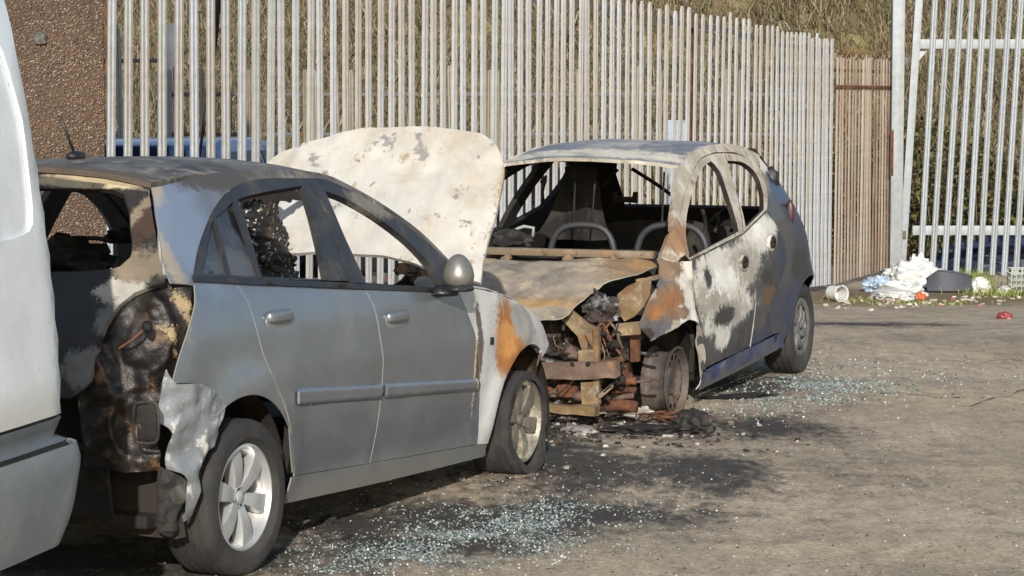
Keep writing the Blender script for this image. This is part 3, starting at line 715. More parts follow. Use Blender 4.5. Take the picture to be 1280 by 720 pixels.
    def fn(a, b, W=W):
        i = min(len(W)-1, int(round(a*(len(W)-1)))); p = W[i]; s_ = -1 if p.y > 0 else 1
        return p + Vector((0, s_*.10*b, .022*math.sin(b*1.8) - .03*b*b))
    P, T = grid(fn, len(W), 6); 
    if near: T = [t[::-1] for t in T]
    sheet('wing_flange', P, T, MKFEND, car, .004, (9, .004, 1))
    # wheel housings
    for cx in (0.0, 2.5):
        bm = bmesh.new(); lathe(bm, [(.37, .36), (.385, .76), (.36, .79)], 24, a0=-1.9, a1=1.9); lathe(bm, [(.02, .36), (.37, .36)], 24, a0=-1.9, a1=1.9)
        for v in bm.verts: v.co = Vector((v.co.x+cx, v.co.y*(1 if fl else -1), v.co.z+.30))
        bmesh.ops.recalc_face_normals(bm, faces=bm.faces); from_bm('wheel_housing', bm, mat('wheel_housing_dirt', '#262019', .9, 0, [('#5e503c', None, 5, 1, .1, .12, .9, 0)], (.3, 30), .3), car, smooth=True)
    # door inner skin so the seams stay dark
    q = outline([[(.42, .30), (2.0, .27)], [(2.0, .27), (1.80, .90)], [(1.80, .90), (.12, .99)], [(.12, .99), (.12, .8), (.42, .5)], [(.42, .5), (.42, .30)]], .06)
    panel('inner_side', F_, q, MSOOT, car, flip=fl, th=.03, step=.08, off=-.05)
# --- roof
rx0, rx1 = KR(*k2([(189, 234)], (-.2, 1.4))[0])[0], 1.16
def roofK(a, b):
    x = rx0 + (rx1-rx0)*a; z = float(np.interp(x, [-.3, -.1, .15, .44, .7, .95, 1.16], [1.402, 1.425, 1.444, 1.450, 1.452, 1.446, 1.420])); hwid = kw(x, z); s_ = 2*b-1
    return (x - .05*(1-s_*s_)*sstep(.12, 0, a) + .05*(1-s_*s_)*sstep(.85, 1, a), -hwid*s_, z + .052*(1-abs(s_)**2.6) - .004)
P, T = grid(roofK, 34, 34); sheet('roof', P, [t[::-1] for t in T], (MKROOF, MSOOT, MKROOF), car, .02, (4, .004, 5))
# --- tailgate: window surround and lower skin on the wrapped tail surface
U0 = -2.05
tg_seam = k2([(185, 236), (194, 290), (202, 335), (207, 352)], (-.45, 1.4))
tg_lamp = k2([(207, 352), (191, 357), (168, 366), (150, 380), (132, 406), (121, 436), (115, 462), (112, 478), (100, 491), (88, 498)], (-.55, 1.0))
zlow = tg_lamp[-1][1]; UC = -1.23
win = k2([(60, 236), (140, 236), (155, 243), (162, 262), (166, 300), (163, 322), (150, 334), (128, 338), (60, 340)], (-.8, 1.35))
mir = lambda pts: [(2*UC-u_, z_) for u_, z_ in pts]
MKTG = mat('charred_tailgate', '#34302c', .55, .35, [('#6f6d68', [kell(150, 400, (.3, .10, .10), (-.6, .9)), kell(105, 460, (.3, .14, .10), (-.9, .8))], 5, .9, .2, .25, .6, .3), ('#9b968b', [kell(150, 365, (.3, .12, .07), (-.6, 1))], 9, 1.0, .15, .35, .8, .1),
    ('#776a57', [kell(178, 330, (.3, .10, .08), (-.6, 1.05)), kell(172, 280, (.3, .05, .2), (-.5, 1.2))], 7, .9, .2, .25, .8, .1), ('#3a2a20', [kell(182, 280, (.3, .05, .14), (-.5, 1.2))], 11, .9, .15, .3, .9, 0),
    ('#a89878', [kell(130, 226, (.3, .5, .035), (-.5, 1.4))], 6, .8, .25, .25, .8, 0), ('#100e0c', None, 6, 1, .08, .16, .7, .1)], (.35, 45), .3)
top = [tg_seam[0], (UC, tg_seam[0][1]+.052), mir([tg_seam[0]])[0]]
q = outline([tg_seam[::-1], top, mir(tg_seam), mir(tg_lamp), [mir([tg_lamp[-1]])[0], tg_lamp[-1]], tg_lamp[::-1]], .035)
wi = outline([win, mir(win[::-1])], .03)
panel('tailgate', KR, q, (MKTG, MSOOT, MKTG), car, [wi], th=.025, step=.04, crumple=(6, .006, 4))
def hdr(a, b):
    p0 = Vector(roofK(0, b)) + Vector((.012, 0, -.022)); k = abs(2*b-1); uu = tg_seam[0][0] + (mir([tg_seam[0]])[0][0]-tg_seam[0][0])*b
    p1 = Vector(KR(uu, tg_seam[0][1] + .052*(1-k*k) - .012)); return p0.lerp(p1, a)
P, T = grid(hdr, 6, 30); sheet('tail_header', P, T, (MKTG, MSOOT, MKTG), car, .01)
# --- burnt-out lamp recess and rear panel
MLAMP = mat('burnt_lamp_metal', '#28231e', .38, .55, [('#55504a', None, 5, 1, .10, .09, .35, .7), ('#6e5134', None, 9, 1, .08, .13, .7, .2), ('#b3a584', None, 17, 1, .04, .17, .6, .2), ('#100e0c', None, 3.4, 1, .12, .07, .6, .2), ('#8f7d5c', [kell(242, 385, (.035, .3, .10), (-.4, .95)), kell(234, 425, (.03, .3, .08), (-.4, .85))], 18, 1.6, .12, .45, .7, .1)], (.6, 28), .35)
lo = k2([(254, 352), (257, 380), (250, 414), (236, 455), (224, 484), (206, 540), (205, 590), (160, 592), (108, 585), (100, 500), (116, 478), (120, 440), (131, 408), (150, 381), (190, 357)], (-.4, 1.04))
for F_, fl in ((KR, False), (KL, True)):
    lc = k2([(192, 415)], (-.5, .9))[0]; lv = k2([(183, 530)], (-.55, .6))[0]
    def Fl(u_, z_, F_=F_):
        p = Vector(F_(u_, z_)); ctr = Vector((-.1, 0, .8)); d = (ctr-p); d.z *= .2; d.normalize(); n_ = noise.fractal(Vector((u_*7, z_*7, 3)), .7, 2, 4)
        r = math.hypot((u_-lc[0])/.20, (z_-lc[1])/.24); r2 = math.hypot((u_-lv[0])/.10, (z_-lv[1])/.11)
        dep = .075*max(0, 1-r*r)**.7 - .018*math.exp(-((r-.55)/.10)**2) + .030*math.exp(-r2**4) - .012*math.exp(-((r2-1.15)/.15)**2)
        rid = .012*abs(math.sin(u_*16+z_*6)) if z_ < lc[1]-.18 else .006*math.sin(u_*31-z_*18)
        return p + d*(.020 + dep + .020*n_ + rid)
    rp = panel('lamp_recess', Fl, outline([[lo[i], lo[(i+1) % len(lo)]] for i in range(len(lo))], .02), MLAMP, car, flip=fl, th=.01, step=.014)
pc = KP.xplane(184, 408, -.50); tube('lamp_bolt', [pc, pc+Vector((-.05, -.03, 0))], [.02, .012], MSOOT, car, 10); tube('hanging_wire', [pc, KP.xplane(165, 425, -.56), KP.xplane(140, 442, -.56), KP.xplane(128, 460, -.56)], .005, MRUST, car, 5)
pv = KP.xplane(183, 528, -.62)
bm = bmesh.new(); bm.free(); rm = Matrix.Rotation(.45, 3, 'Z'); fr = tube('vent_frame', [pv + rm @ Vector((-.01, .042*math.copysign(abs(math.cos(t))**.45, math.cos(t)), .07*math.copysign(abs(math.sin(t))**.45, math.sin(t)))) for t in np.linspace(0, 6.283, 29)], .006, MSOOT2, car, 7)
bm = bmesh.new(); box_bm(bm, pv+Vector((.004, -.0, 0)), (.008, .07, .12), Matrix.Rotation(.25, 3, 'Z'), .004); from_bm('vent_dark_inside', bm, MSOOT, fr, ang=40)  # dark slab painted in for the shade inside the pressed opening
# rear crash bar and lower valance
tube('crash_bar', [(-.66, -.42, .44), (-.69, 0, .44), (-.66, .5, .44)], .045, MSOOT, car, 8)
P, T = grid(lambda a, b: (-.60+.06*b+.02*math.sin(a*19), -.62+1.24*a, .52-.26*b+.03*noise.noise((a*9, b*3, 1))*b), 40, 12); sheet('rear_valance', P, T, MSOOT, car, .012, (9, .012, 8))
tube('silencer', [(-.45, -.25, .27), (-.45, .25, .27)], .09, mat('silencer_metal', '#514e49', .7, .4), car, 14)
# torn bumper corner
MBUMP = mat('torn_silver_plastic', '#84878a', .45, .35, [('#bdbab3', None, 11, 1, .06, .09, .7, 0), ('#6a6660', None, 13, 1, .08, .14, .8, 0)], (.5, 22), .2)
bp = k2([(204, 462), (199, 500), (194, 527), (203, 531), (212, 541), (208, 565), (210, 587), (222, 590), (233, 600), (229, 622), (227, 650), (236, 643), (243, 620), (250, 594), (258, 570), (268, 548), (283, 507), (267, 491), (246, 480), (216, 480)], (-.5, .8))
bmp = panel('bumper_corner', KR, outline([bp[:10], bp[9:12], bp[11:17], bp[16:], [bp[-1], bp[0]]], .02), MBUMP, car, th=.006, step=.02, crumple=(9, .022, 3), off=.010)
ml = k2([(204, 585), (232, 600), (230, 625), (226, 655), (216, 672), (203, 668), (198, 650), (201, 610)], (-.5, .4))
panel('melted_bumper_rubber', KR, outline([ml, [ml[-1], ml[0]]], .02), mat('charred_rubber', '#2b2926', .9, 0, [('#5d5951', None, 10, 1, .1, .1, .9, 0)], (.7, 30), .35), car, th=.02, step=.015, crumple=(18, .03, 6), off=.0)
# --- aerial, mirror
pa = Vector((.16, 0, 1.495)); lump('aerial_base', pa+Vector((0, 0, .008)), (.05, .03, .022), MBLACK, car, 2, .1)
tube('aerial', [pa, pa+Vector((-.075, .02, .16))], [.007, .004], MBLACK, car, 6)
pm = KP.yplane(573, 343, -.90)
bm = bmesh.new(); bmesh.ops.create_uvsphere(bm, u_segments=28, v_segments=20, radius=1)
for v in bm.verts:
    x, y, z = v.co; v.co = Vector((x*.066*(1-.10*z), y*.066*(1-.14*z), (z if z > 0 else z*.72)*.086))
bmesh.ops.translate(bm, verts=bm.verts, vec=pm); mo = from_bm('door_mirror', bm, mat('mirror_shell', '#6e6d6a', .42, .5, [('#8f8a7c', None, 4, 1, .2, .05, .4, .5)], (.1, 50), .15), car, smooth=True)
lump('mirror_foot', pm+Vector((-.01, .07, -.075)), (.075, .075, .03), MBLACK, mo, 4, .15); lump('mirror_skirt', pm+Vector((0, .0, -.058)), (.066, .066, .024), MBLACK, mo, 6, .1)
# --- bonnet standing open: hinge line at the scuttle, panel tilted back
hx, hz = 2.22, .955; TH = math.radians(53)
def hood(a, b):      # a: across the car (y), b: from the hinge to the leading edge
    cr = .05*(1-(a/.75)**2) + .008*math.exp(-((abs(a)-.40)/.035)**2) - .006*math.exp(-((b-.14)/.03)**2); lead = .035*(b/.95)**2
    return (hx + b*math.cos(TH) - (cr-lead)*math.sin(TH)*.9, a, hz + b*math.sin(TH) + (cr-lead)*math.cos(TH))
h2 = lambda pts, g: [(g := KP.inv(hood, *p, g)) for p in pts]
right = h2([(600, 352), (606, 318), (620, 265), (630, 218), (629, 204)], (-.65, .05)); topc = h2([(629, 204), (622, 185), (608, 171), (588, 164), (540, 159), (480, 160), (430, 167), (390, 178), (352, 190)], (-.7, .7))
base = [right[0]] + h2([(560, 341), (512, 328), (480, 321), (445, 317), (406, 316), (349, 319)], (-.5, .05)); base += [(base[-1][0]+.12, base[-1][1]-.01)]
q = outline([right, topc, [topc[-1], (max(.72, topc[-1][0]+.03), topc[-1][1]-.25)], [(max(.72, topc[-1][0]+.03), topc[-1][1]-.25), (max(.72, base[-1][0]+.02), base[-1][1]+.1), base[-1]], base[::-1]], .03)
panel('bonnet', hood, q, (MKHOOD, MSOOT2, MKHOOD), car, th=.02, step=.022, crumple=(3.0, .017, 9), flip=True)
tube('bonnet_prop', [(2.6, .55, .85), (2.45, .6, 1.2)], .008, MSOOT, car, 6)
# --- floor, bulkheads, inner parts
rbox('floor_pan', (1.05, 0, .24), (3.0, 1.4, .05), MSOOT, car); rbox('firewall', (2.02, 0, .52), (.05, 1.42, .52), MSOOT, car)
rbox('parcel_panel', (-.35, 0, .62), (.05, 1.15, .55), MSOOT, car)
P, T = grid(lambda a, b: (1.78+.25*b+.02*noise.noise((a*9, b*4, 2)), -.66+1.32*a, .74+.05*math.sin(b*3.1)+.05*noise.noise((a*7, b*4, 9))), 40, 8); sheet('burnt_dashboard', P, T, MSOOT, car, .06, (12, .03, 4))
def ring(ctr, R, tilt, n=28): return [Vector(ctr)+Vector((R*math.cos(t)*math.sin(tilt), R*math.sin(t), R*math.cos(t)*math.cos(tilt))) for t in [2*math.pi*i/n for i in range(n+1)]]
tube('steering_wheel', ring((1.62, -.36, .82), .17, -.4), .014, MSOOT, car, 8)
for y in (-.36, .36):
    sf = tube('seat_frame', [(.95, y-.2, .45), (.85, y-.21, .70), (.78, y-.17, .86), (.77, y, .90), (.78, y+.17, .86), (.85, y+.21, .70), (.95, y+.2, .45)], .02, MSOOT, car, 8)
    rbox('seat_base', (1.12, y, .42), (.45, .44, .10), MSOOT, sf, None, .03)
rbox('rear_seat_back', (-.08, 0, .72), (.08, 1.1, .5), MSOOT, car, Matrix.Rotation(-.2, 3, 'Y'), .03)
# charred trim hanging in the rear door opening (seen against the bonnet)
MCHAR = mat('charred_flaky_trim', '#15120f', .7, .1, [('#e0dcd0', None, 38, 1, .04, .11, .9, 0), ('#4b3a2c', None, 9, 1, .1, .1, .8, 0)], (.9, 50), .4)
a = KP.yplane(322, 236, .30); b = KP.yplane(343, 350, .30); ht = 0
def trim(t, s_):
    p = a.lerp(b, t) + Vector((.16*math.cos(s_*6.283), .06*math.sin(s_*6.283), 0))*(.8+.5*t)*(1.0+.35*noise.noise((t*5, s_*3, 1))+ .25*noise.noise((t*17, s_*9, 4)))
    return p
P, T = grid(trim, 44, 20); sheet('charred_pillar_trim', P, T, MCHAR, car, .01, (30, .014, 2))
tube('charred_belt', [KP.yplane(382, 254, .3), KP.yplane(373, 285, .3), KP.yplane(352, 318, .3)], [.028, .02, .03], MCHAR, car, 8)
P, T = grid(lambda t, s_: KP.yplane(300+88*t, 238+10*s_*(1+.9*noise.noise((t*14, 0, 5)))+3*s_, .25), 40, 5); sheet('hanging_headliner', P, T, MSOOT, car, .01)
tube('charred_grab_handle', [KP.yplane(420, 255, .55), KP.yplane(428, 268, .55), KP.yplane(426, 280, .55)], .014, MCHAR, car, 6)
tube('far_wire', [KP.yplane(82, 318, .35), KP.yplane(100, 300, .35), KP.yplane(122, 298, .35), KP.yplane(140, 302, .35)], .010, MSOOT, car, 6)
lump('burnt_headrest', KP.yplane(150, 298, .35), (.06, .06, .035), MSOOT, car, 8, .5); lump('burnt_boot_debris', KP.yplane(86, 330, .0), (.16, .2, .09), MSOOT, car, 12, .5)
P, T = grid(lambda t, s_: KP.yplane(488+40*t+20*s_, 345-22*math.sin(1.5*t+.3)*(1-s_)+5*noise.noise((t*6, s_*4, 0)), -.15), 14, 6); sheet('warped_scuttle', P, T, mat('rusty_scuttle', '#6e5a44', .9, 0, [('#2a211a', None, 6, 1, .1, .05, .9, 0), ('#9a6a38', None, 9, 1, .1, .1, .9, 0)], (.4, 30), .3), car, .01)
pr0 = Vector(KR(*k2([(614, 426)], (2.1, .7))[0])); rbox('repeater_hole', pr0, (.028, .02, .032), MSOOT, car, None, .004)
# --- wheels
MALLOY = mat('alloy_silver', '#b9bab8', .32, .55, [('#8d8b86', None, 7, 1, .2, .12, .6, .3)], (.05, 60), .10)
MALLOYB = mat('burnt_alloy', '#8a8578', .38, .6, [('#4a443a', None, 8, 1, .15, .06, .6, .3), ('#c4bba4', None, 6, 1, .15, .14, .4, .5)], (.2, 50), .25)
a_ = math.atan(.016)
wheel('wheel', car, (0, -.745, .280), -1, 'alloy', .190, .286, .175, rim_mat=MALLOY, flat=.006)
wheel('wheel', car, (0, .745, .280), 1, 'alloy', .190, .286, .175, rim_mat=MALLOY, flat=.006)
wheel('wheel', car, (2.5, -.745, .306), -1, 'alloy', .186, .224, .16, rim_mat=MALLOYB, flat=.004, bulge=.022)
wheel('wheel', car, (2.5, .745, .306), 1, 'alloy', .186, .224, .16, rim_mat=MALLOYB, flat=.004, bulge=.022)
# ================================================================== SMALL CITY CAR (nose towards the camera)
BP = Pose(1.0906, 15.9227, -1.9683, .0385)
B_W = dens([(.10, .742), (.15, .757), (.22, .775), (.35, .796), (.5, .810), (.65, .815), (.8, .806), (.92, .785), (1.0, .760), (1.1, .720), (1.2, .670), (1.3, .615), (1.38, .568), (1.48, .50)])
B_XR = dens([(.1, -.34), (.3, -.38), (.5, -.40), (.8, -.375), (1.0, -.28), (1.2, -.12), (1.42, .10), (1.5, .2)])
def bw(x, z):
    v = B_W(z)
    if x > 2.2: v -= .10*((x-2.2)/.8)**2 + .14*sstep(.75, 1.02, z)*sstep(2.0, 2.8, x)
    if z > .95: v -= .045*sstep(1.5, 2.3, x)*min(1, (z-.95)/.2)
    for cx in (0.0, 2.34):
        r = math.hypot(x-cx, z-.28); v += .022*math.exp(-((r-.345)/.06)**2)*sstep(.15, .3, z)
    return v
def BL(u, z, side=1):
    xc, Rr = -.02, .32; k = (.6-B_XR(z))/.94
    if u >= xc: X, dy = u, 0.0
    else:
        a = (xc-u)/Rr
        if a < math.pi/2: X, dy = xc-Rr*math.sin(a), Rr*(1-math.cos(a))
        else: e = (a-math.pi/2)*Rr; X, dy = xc-Rr, Rr+e
    if X < .6: X = .6+(X-.6)*k
    return (X, side*(bw(X, z)-dy), z)
def BR(u, z): return BL(u, z, -1)
def b2(pts, g=(1, .8)):
    out = []
    for p in pts:
        if len(p) == 3: out.append((p[0], p[1])); continue
        g = BP.inv(BL, p[0], p[1], g); out.append(g)
    return out
def bell(px, py, r, g=(1.2, .7)):
    u = BP.inv(BL, px, py, g); return (BL(*u), r if isinstance(r, tuple) else (r, r, r))
BLUE = '#353d52'; E3 = (.35, .4, .18)
WHT = ('#c4bfb4', .85)
MBDOOR = mat('burnt_door_paint', '#525150', .6, .2, [
    ('#2f2d2b', None, 3, 1, .15, .06, .7, .1),
    ('#c2beb4', [bell(905, 350, (.65, .4, .19)), bell(910, 385, (.55, .4, .14)), bell(895, 325, (.4, .4, .08), (1.6, .9)), bell(945, 300, (.30, .4, .13), (.8, .95)), bell(958, 285, (.22, .4, .10), (.6, 1)), bell(905, 420, (.16, .4, .08)), bell(888, 405, (.2, .4, .07), (1.6, .6)), bell(935, 320, (.35, .4, .13), (1, .85))], 4.2, 1.2, .26, .16, .85, 0),
    ('#9b9488', [bell(930, 330, (.4, .4, .18)), bell(890, 370, (.4, .4, .16), (1.7, .7)), bell(915, 390, (.4, .4, .12))], 6, 1.3, .3, .35, .8, .1), ('#d5d2ca', [bell(905, 350, (.5, .4, .15)), bell(950, 290, (.2, .4, .1), (.7, 1))], 13, 1.8, .2, .5, .85, 0),
    ('#3b3936', [bell(905, 395, (.35, .4, .10)), bell(958, 345, (.18, .4, .08), (.8, .7)), bell(870, 400, (.14, .4, .4), (2, .6)), bell(885, 345, (.1, .4, .1), (1.9, .85))], 9, 1.1, .2, .42, .6, .2),
    ('#5d4632', [bell(962, 368, (.18, .4, .08), (.7, .6))], 7, .8, .15, .3, .9, 0),
    (BLUE, [bell(958, 425, (.5, .4, .14), (.7, .4)), bell(985, 330, (.30, .4, .28), (.3, .8))], 4, .6, .25, .3, .4, .3)], (.2, 40), .18)
MBBODY = mat('burnt_blue_body', BLUE, .38, .35, [
    ('#4c4a49', [bell(975, 300, (.35, .5, .35), (.4, .9)), bell(920, 440, (1.0, .4, .10), (1, .4))], 4, .8, .25, .15, .6, .2),
    ('#2d2c2c', [bell(1000, 330, (.25, .4, .14), (0, .8))], 5, .9, .25, .3, .6, .1),
    ('#bdb7ab', [bell(940, 200, (.45, .5, .12), (.5, 1.4)), bell(880, 190, (.6, .5, .10), (1.1, 1.44))], 6, .8, .15, .2, .85, 0), ('#6e675d', [bell(950, 225, (.2, .5, .12), (.3, 1.3))], 8, 1, .2, .2, .8, 0)], (.12, 40), .15, coat=.2)
MBSILL = mat('blue_sill_paint', '#2f3d63', .45, .2, [('#6b6a68', None, 4, 1, .2, .08, .7, .1), ('#55524e', [((1.2, .8, .18), (1.5, .3, .06))], 8, .9, .3, .3, .8, 0)], (.1, 40), .15)
MBPILL = mat('burnt_pillar', '#98907f', .85, 0, [('#bdb8ac', None, 5, 1, .14, .05, .9, 0), ('#80664c', None, 6, 1, .10, .12, .9, 0), ('#5b4a3b', None, 10, 1, .1, .14, .9, 0), ('#84664a', [((2.1, .6, 1.0), (.35, .3, .2))], 6, .9, .2, .3, .9, 0)], (.35, 35), .25)
MBWING = mat('burnt_rust_wing', '#9d9384', .85, .05, [
    ('#c6c0b4', [bell(862, 400, (.16, .4, .3), (2.1, .6)), bell(850, 330, (.2, .4, .12), (2.2, .95))], 5, .8, .2, .2, .85, 0),
    ('#5d5c5e', [bell(815, 400, (.28, .4, .14), (2.8, .65)), bell(835, 365, (.18, .4, .12), (2.5, .8))], 5, .9, .2, .22, .8, .1),
    ('#735f4b', [bell(838, 372, (.30, .4, .10), (2.4, .8)), bell(820, 385, (.22, .4, .09), (2.7, .7)), bell(848, 392, (.22, .4, .05), (2.4, .7)), bell(835, 335, (.2, .4, .10), (2.4, .9))], 7, 1.1, .14, .30, .9, 0),
    ('#8f6238', [bell(838, 375, (.3, .4, .12), (2.4, .8)), bell(822, 390, (.25, .4, .09), (2.7, .7))], 16, 1.8, .2, .55, .9, 0), ('#a8875c', None, 9, 1, .08, .17, .9, 0), ('#3a2e24', [bell(805, 420, (.12, .4, .06), (2.9, .6))], 8, .9, .2, .25, .9, 0)], (.4, 35), .2)
MBHOOD = mat('ash_bonnet', '#82786a', .9, .05, [('#a8987c', None, 2.6, 1.0, .14, .04, .9, 0), ('#5c5a57', None, 3.4, 1.0, .14, .08, .8, .1), ('#cfc9bb', None, 24, 1, .05, .18, .9, 0), ('#7f684c', [((2.35, .55, .9), (.5, .25, .3)), ((2.9, .3, .72), (.10, .6, .1)), ((2.4, -.1, .95), (.12, .5, .2))], 5, 1.3, .4, .35, .9, 0), ('#957548', [((2.95, .3, .72), (.06, .6, .1)), ((2.3, .6, .9), (.2, .15, .2))], 12, 1.2, .3, .4, .9, 0), ('#3d3a37', None, 7, 1, .07, .17, .9, 0)], (.5, 45), .25)
MBROOF = mat('burnt_roof', '#73757a', .6, .25, [('#a9a49a', None, 1.8, 1.0, .14, .05, .8, .1), ('#b9b2a2', [((1.5, 0, 1.4), (.16, .9, .2)), ((1.0, .55, 1.43), (.7, .1, .1))], 6, .9, .2, .25, .85, 0), ('#4c4d50', None, 2.6, 1, .12, .10, .6, .2)], (.25, 35), .18)
car = thing('burnt_city_car', 'burnt-out small blue city car with rusted exposed front and ash white doors', 'car', BP.loc, BP.rot)
AB = lambda cx, r, a0, a1, n=14: [(cx + r*math.cos(math.radians(a0+(a1-a0)*i/n)), .28 + r*math.sin(math.radians(a0+(a1-a0)*i/n))) for i in range(n+1)]
fwin = b2([(862, 322), (858, 287), (866, 239), (878, 211), (889, 201)], (2.1, .93)); fwin2 = b2([(889, 201), (900, 213), (913, 250), (924, 289)], (1.06, 1.39))
rwin = b2([(908, 200), (932, 204), (946, 217), (954, 239), (955, 262)], (.8, 1.38)); rwin2 = b2([(955, 262), (933, 284)], (.6, 1.07)); rwin3 = b2([(933, 284), (923, 244), (908, 200)], (1, 1))
d_front = b2([(863, 326), (867, 371), (872, 420), (876, 464)], (2.1, .92)); d_mid = b2([(930, 292), (943, 335), (945, 370), (938, 434)], (1.05, .96)); d_rear = b2([(960, 262), (972, 285), (983, 318), (978, 345), (967, 372), (962, 400), (966, 418)], (.5, 1.05))
rail = b2([(850, 206), (865, 190), (885, 182), (905, 180), (930, 184), (948, 196)], (1.6, 1.41))
fr_out = b2([(853, 318), (850, 285), (858, 236), (872, 203), (888, 192), (906, 190), (932, 196), (950, 212), (960, 240), (960, 262)], (2.15, .95))
for F_, fl in ((BL, True), (BR, False)):
    near = fl; dk = (MSOOT, MSOOT, MSOOT)
    ins = (MBDOOR, MSOOT, MKEDGE)
    o1 = outline([[d_front[0], d_mid[0]], d_mid, [d_mid[-1], d_front[-1]], d_front[::-1]], .035)
    d1 = panel('front_door', F_, o1, ins, car, flip=fl, gap=.003, step=.04, crumple=(4, .006, 1))
    o2 = outline([[d_mid[0], d_rear[0]], d_rear, [d_rear[-1], d_mid[-1]], d_mid[::-1]], .035)
    d2 = panel('rear_door', F_, o2, ins, car, flip=fl, gap=.003, step=.04, crumple=(4, .006, 3))
    # window frames of the doors
    hf = outline([fwin, fwin2, [fwin2[-1], fwin[0]]], .03); hr = outline([rwin, rwin2, rwin3], .03)
    mid = fr_out[5]
    of = outline([fr_out[:6], [mid, d_mid[0]], [d_mid[0], d_front[0]], [d_front[0], fr_out[0]]], .03)
    orr = outline([fr_out[5:], [fr_out[-1], d_rear[0]], [d_rear[0], d_mid[0]], [d_mid[0], mid]], .03)
    panel('window_frame', F_, of, (MBPILL if near else MSOOT, MSOOT, MSOOT), d1, [hf], th=.03, flip=fl, step=.05, off=-.004, gap=.004)
    panel('window_frame', F_, orr, (MBPILL if near else MSOOT, MSOOT, MSOOT), d2, [hr], th=.03, flip=fl, step=.05, off=-.004, gap=.004)
    # sill
    q = outline([[(2.02, .29), (.5, .315)], [(.5, .315), (.40, .22)], [(.40, .22), (1.2, .195), (1.98, .185)], [(1.98, .185), (2.02, .29)]], .05)
    panel('sill', F_, q, (MBSILL, MSOOT, MBSILL), car, flip=fl, step=.05, off=.012)
    # rear quarter
    a_ = AB(0, .33, 12, 150); tz = [(-.50, .40), (-.50, .7), (-.48, 1.0), (-.40, 1.2), (-.30, 1.38)]
    q = outline([[(.42, .23), a_[0]], a_, [a_[-1], (-.40, .30)], [(-.40, .30), tz[0]], tz, [tz[-1], rail[-1]], [rail[-1], fr_out[7]], fr_out[7:], d_rear, [d_rear[-1], (.5, .315)], [(.5, .315), (.42, .23)]], .035)
    panel('rear_quarter', F_, q, (MBBODY, MSOOT, MBBODY), car, flip=fl, step=.04)
    # cant rail / A pillar
    ap = b2([(846, 213), (838, 245), (826, 285), (816, 315)], (1.7, 1.38))
    apx = [(p[0], p[1]) for p in ap]
    q = outline([rail, [rail[-1], fr_out[7]], fr_out[7::-1], [fr_out[0], (2.32, .90)], [(2.32, .90), (2.40, .955)], [(2.40, .955), (2.10, 1.13), (1.85, 1.29), (1.66, 1.385), rail[0]]], .03)
    panel('pillar_rail', F_, q, (MBPILL if near else MSOOT, MSOOT, MBPILL), car, flip=fl, step=.035, th=.035, crumple=(8, .006, 2))
    # front wing, its front edge eaten away
    wf = b2([(821, 323), (826, 338), (822, 354), (812, 372), (806, 388), (800, 405), (806, 418), (814, 427)], (2.5, .95))
    a_ = AB(2.34, .335, 75, 190)
    q = outline([[d_front[0], (2.32, .93), wf[0]], wf, [wf[-1], a_[0]], a_, [a_[-1], (2.03, .19)], [(2.03, .19), (1.98, .2)], [(1.98, .2), d_front[-1]], d_front[::-1]], .03)
    panel('front_wing', F_, q, (MBWING, MSOOT, MBWING), car, flip=fl, gap=.002, step=.03, crumple=(6, .016, 5))
    for cx in (0.0, 2.34):
        bm = bmesh.new(); lathe(bm, [(.345, .36), (.36, .72), (.335, .755)], 24, a0=-1.7 if cx else -1.9, a1=.3 if cx else 1.9)
        for v in bm.verts: v.co = Vector((v.co.x+cx, v.co.y*(1 if fl else -1), v.co.z+.28))
        bmesh.ops.recalc_face_normals(bm, faces=bm.faces); from_bm('wheel_housing', bm, MSOOT, car, smooth=True)
    q = outline([[(.6, .30), (2.0, .27)], [(2.0, .27), (2.02, .88)], [(2.02, .88), (.55, .93)], [(.55, .93), (.6, .30)]], .06)
    panel('inner_side', F_, q, MSOOT, car, flip=fl, th=.03, step=.08, off=-.06)
# door handle holes, rings and rear lamp
for (px, py, g) in ((929, 328, (1.1, .8)), (964, 303, (.6, .9))):
    pc = Vector(BL(*b2([(px, py)], g)[0])); 
    for R_, nm, m_, rr in ((.045, 'handle_ring', MASH, .012), (.020, 'handle_hole', MSOOT, .014)): tube(nm, [pc+Vector((R_*1.6*math.cos(t), .004, R_*math.sin(t))) for t in np.linspace(0, 6.283, 15)], rr if nm == 'handle_ring' else .02, m_, car, 6)
u_ = b2([(984, 268)], (.2, 1.0))[0]
bm = bmesh.new(); bmesh.ops.create_uvsphere(bm, u_segments=20, v_segments=14, radius=1)
for v in bm.verts: v.co = Vector((v.co.x*.022, v.co.y*.03, v.co.z*.085))
bmesh.ops.translate(bm, verts=bm.verts, vec=Vector(BL(u_[0]-.06, u_[1]))); from_bm('rear_lamp', bm, mat('dull_red_lamp', '#4d1a1a', .35, 0, [('#2c2224', None, 6, 1, .2, .05, .5, 0)], None, .1), car, smooth=True)
pc = Vector(BL(*b2([(966, 226)], (.3, 1.2))[0])); lump('hatch_hinge_trim', pc+Vector((-.05, -.03, .0)), (.05, .05, .09), MBLACK, car, 3, .2)
# roof
rp = rail
def roofB(a, b):
    x = .16 + (1.62-.16)*a; z = float(np.interp(x, [.1, .25, .38, .72, 1.03, 1.32, 1.62], [1.36, 1.405, 1.428, 1.462, 1.470, 1.452, 1.402])); hw_ = bw(x, z); s_ = 2*b-1
    return (x + .06*(1-s_*s_)*sstep(.8, 1, a), hw_*s_, z + .04*(1-abs(s_)**2.4) - .004 - .006*math.sin(a*3.14)*math.cos(s_*4))
P, T = grid(roofB, 34, 34); sheet('roof', P, T, (MBROOF, MSOOT, MBPILL), car, .02, (3, .006, 5))
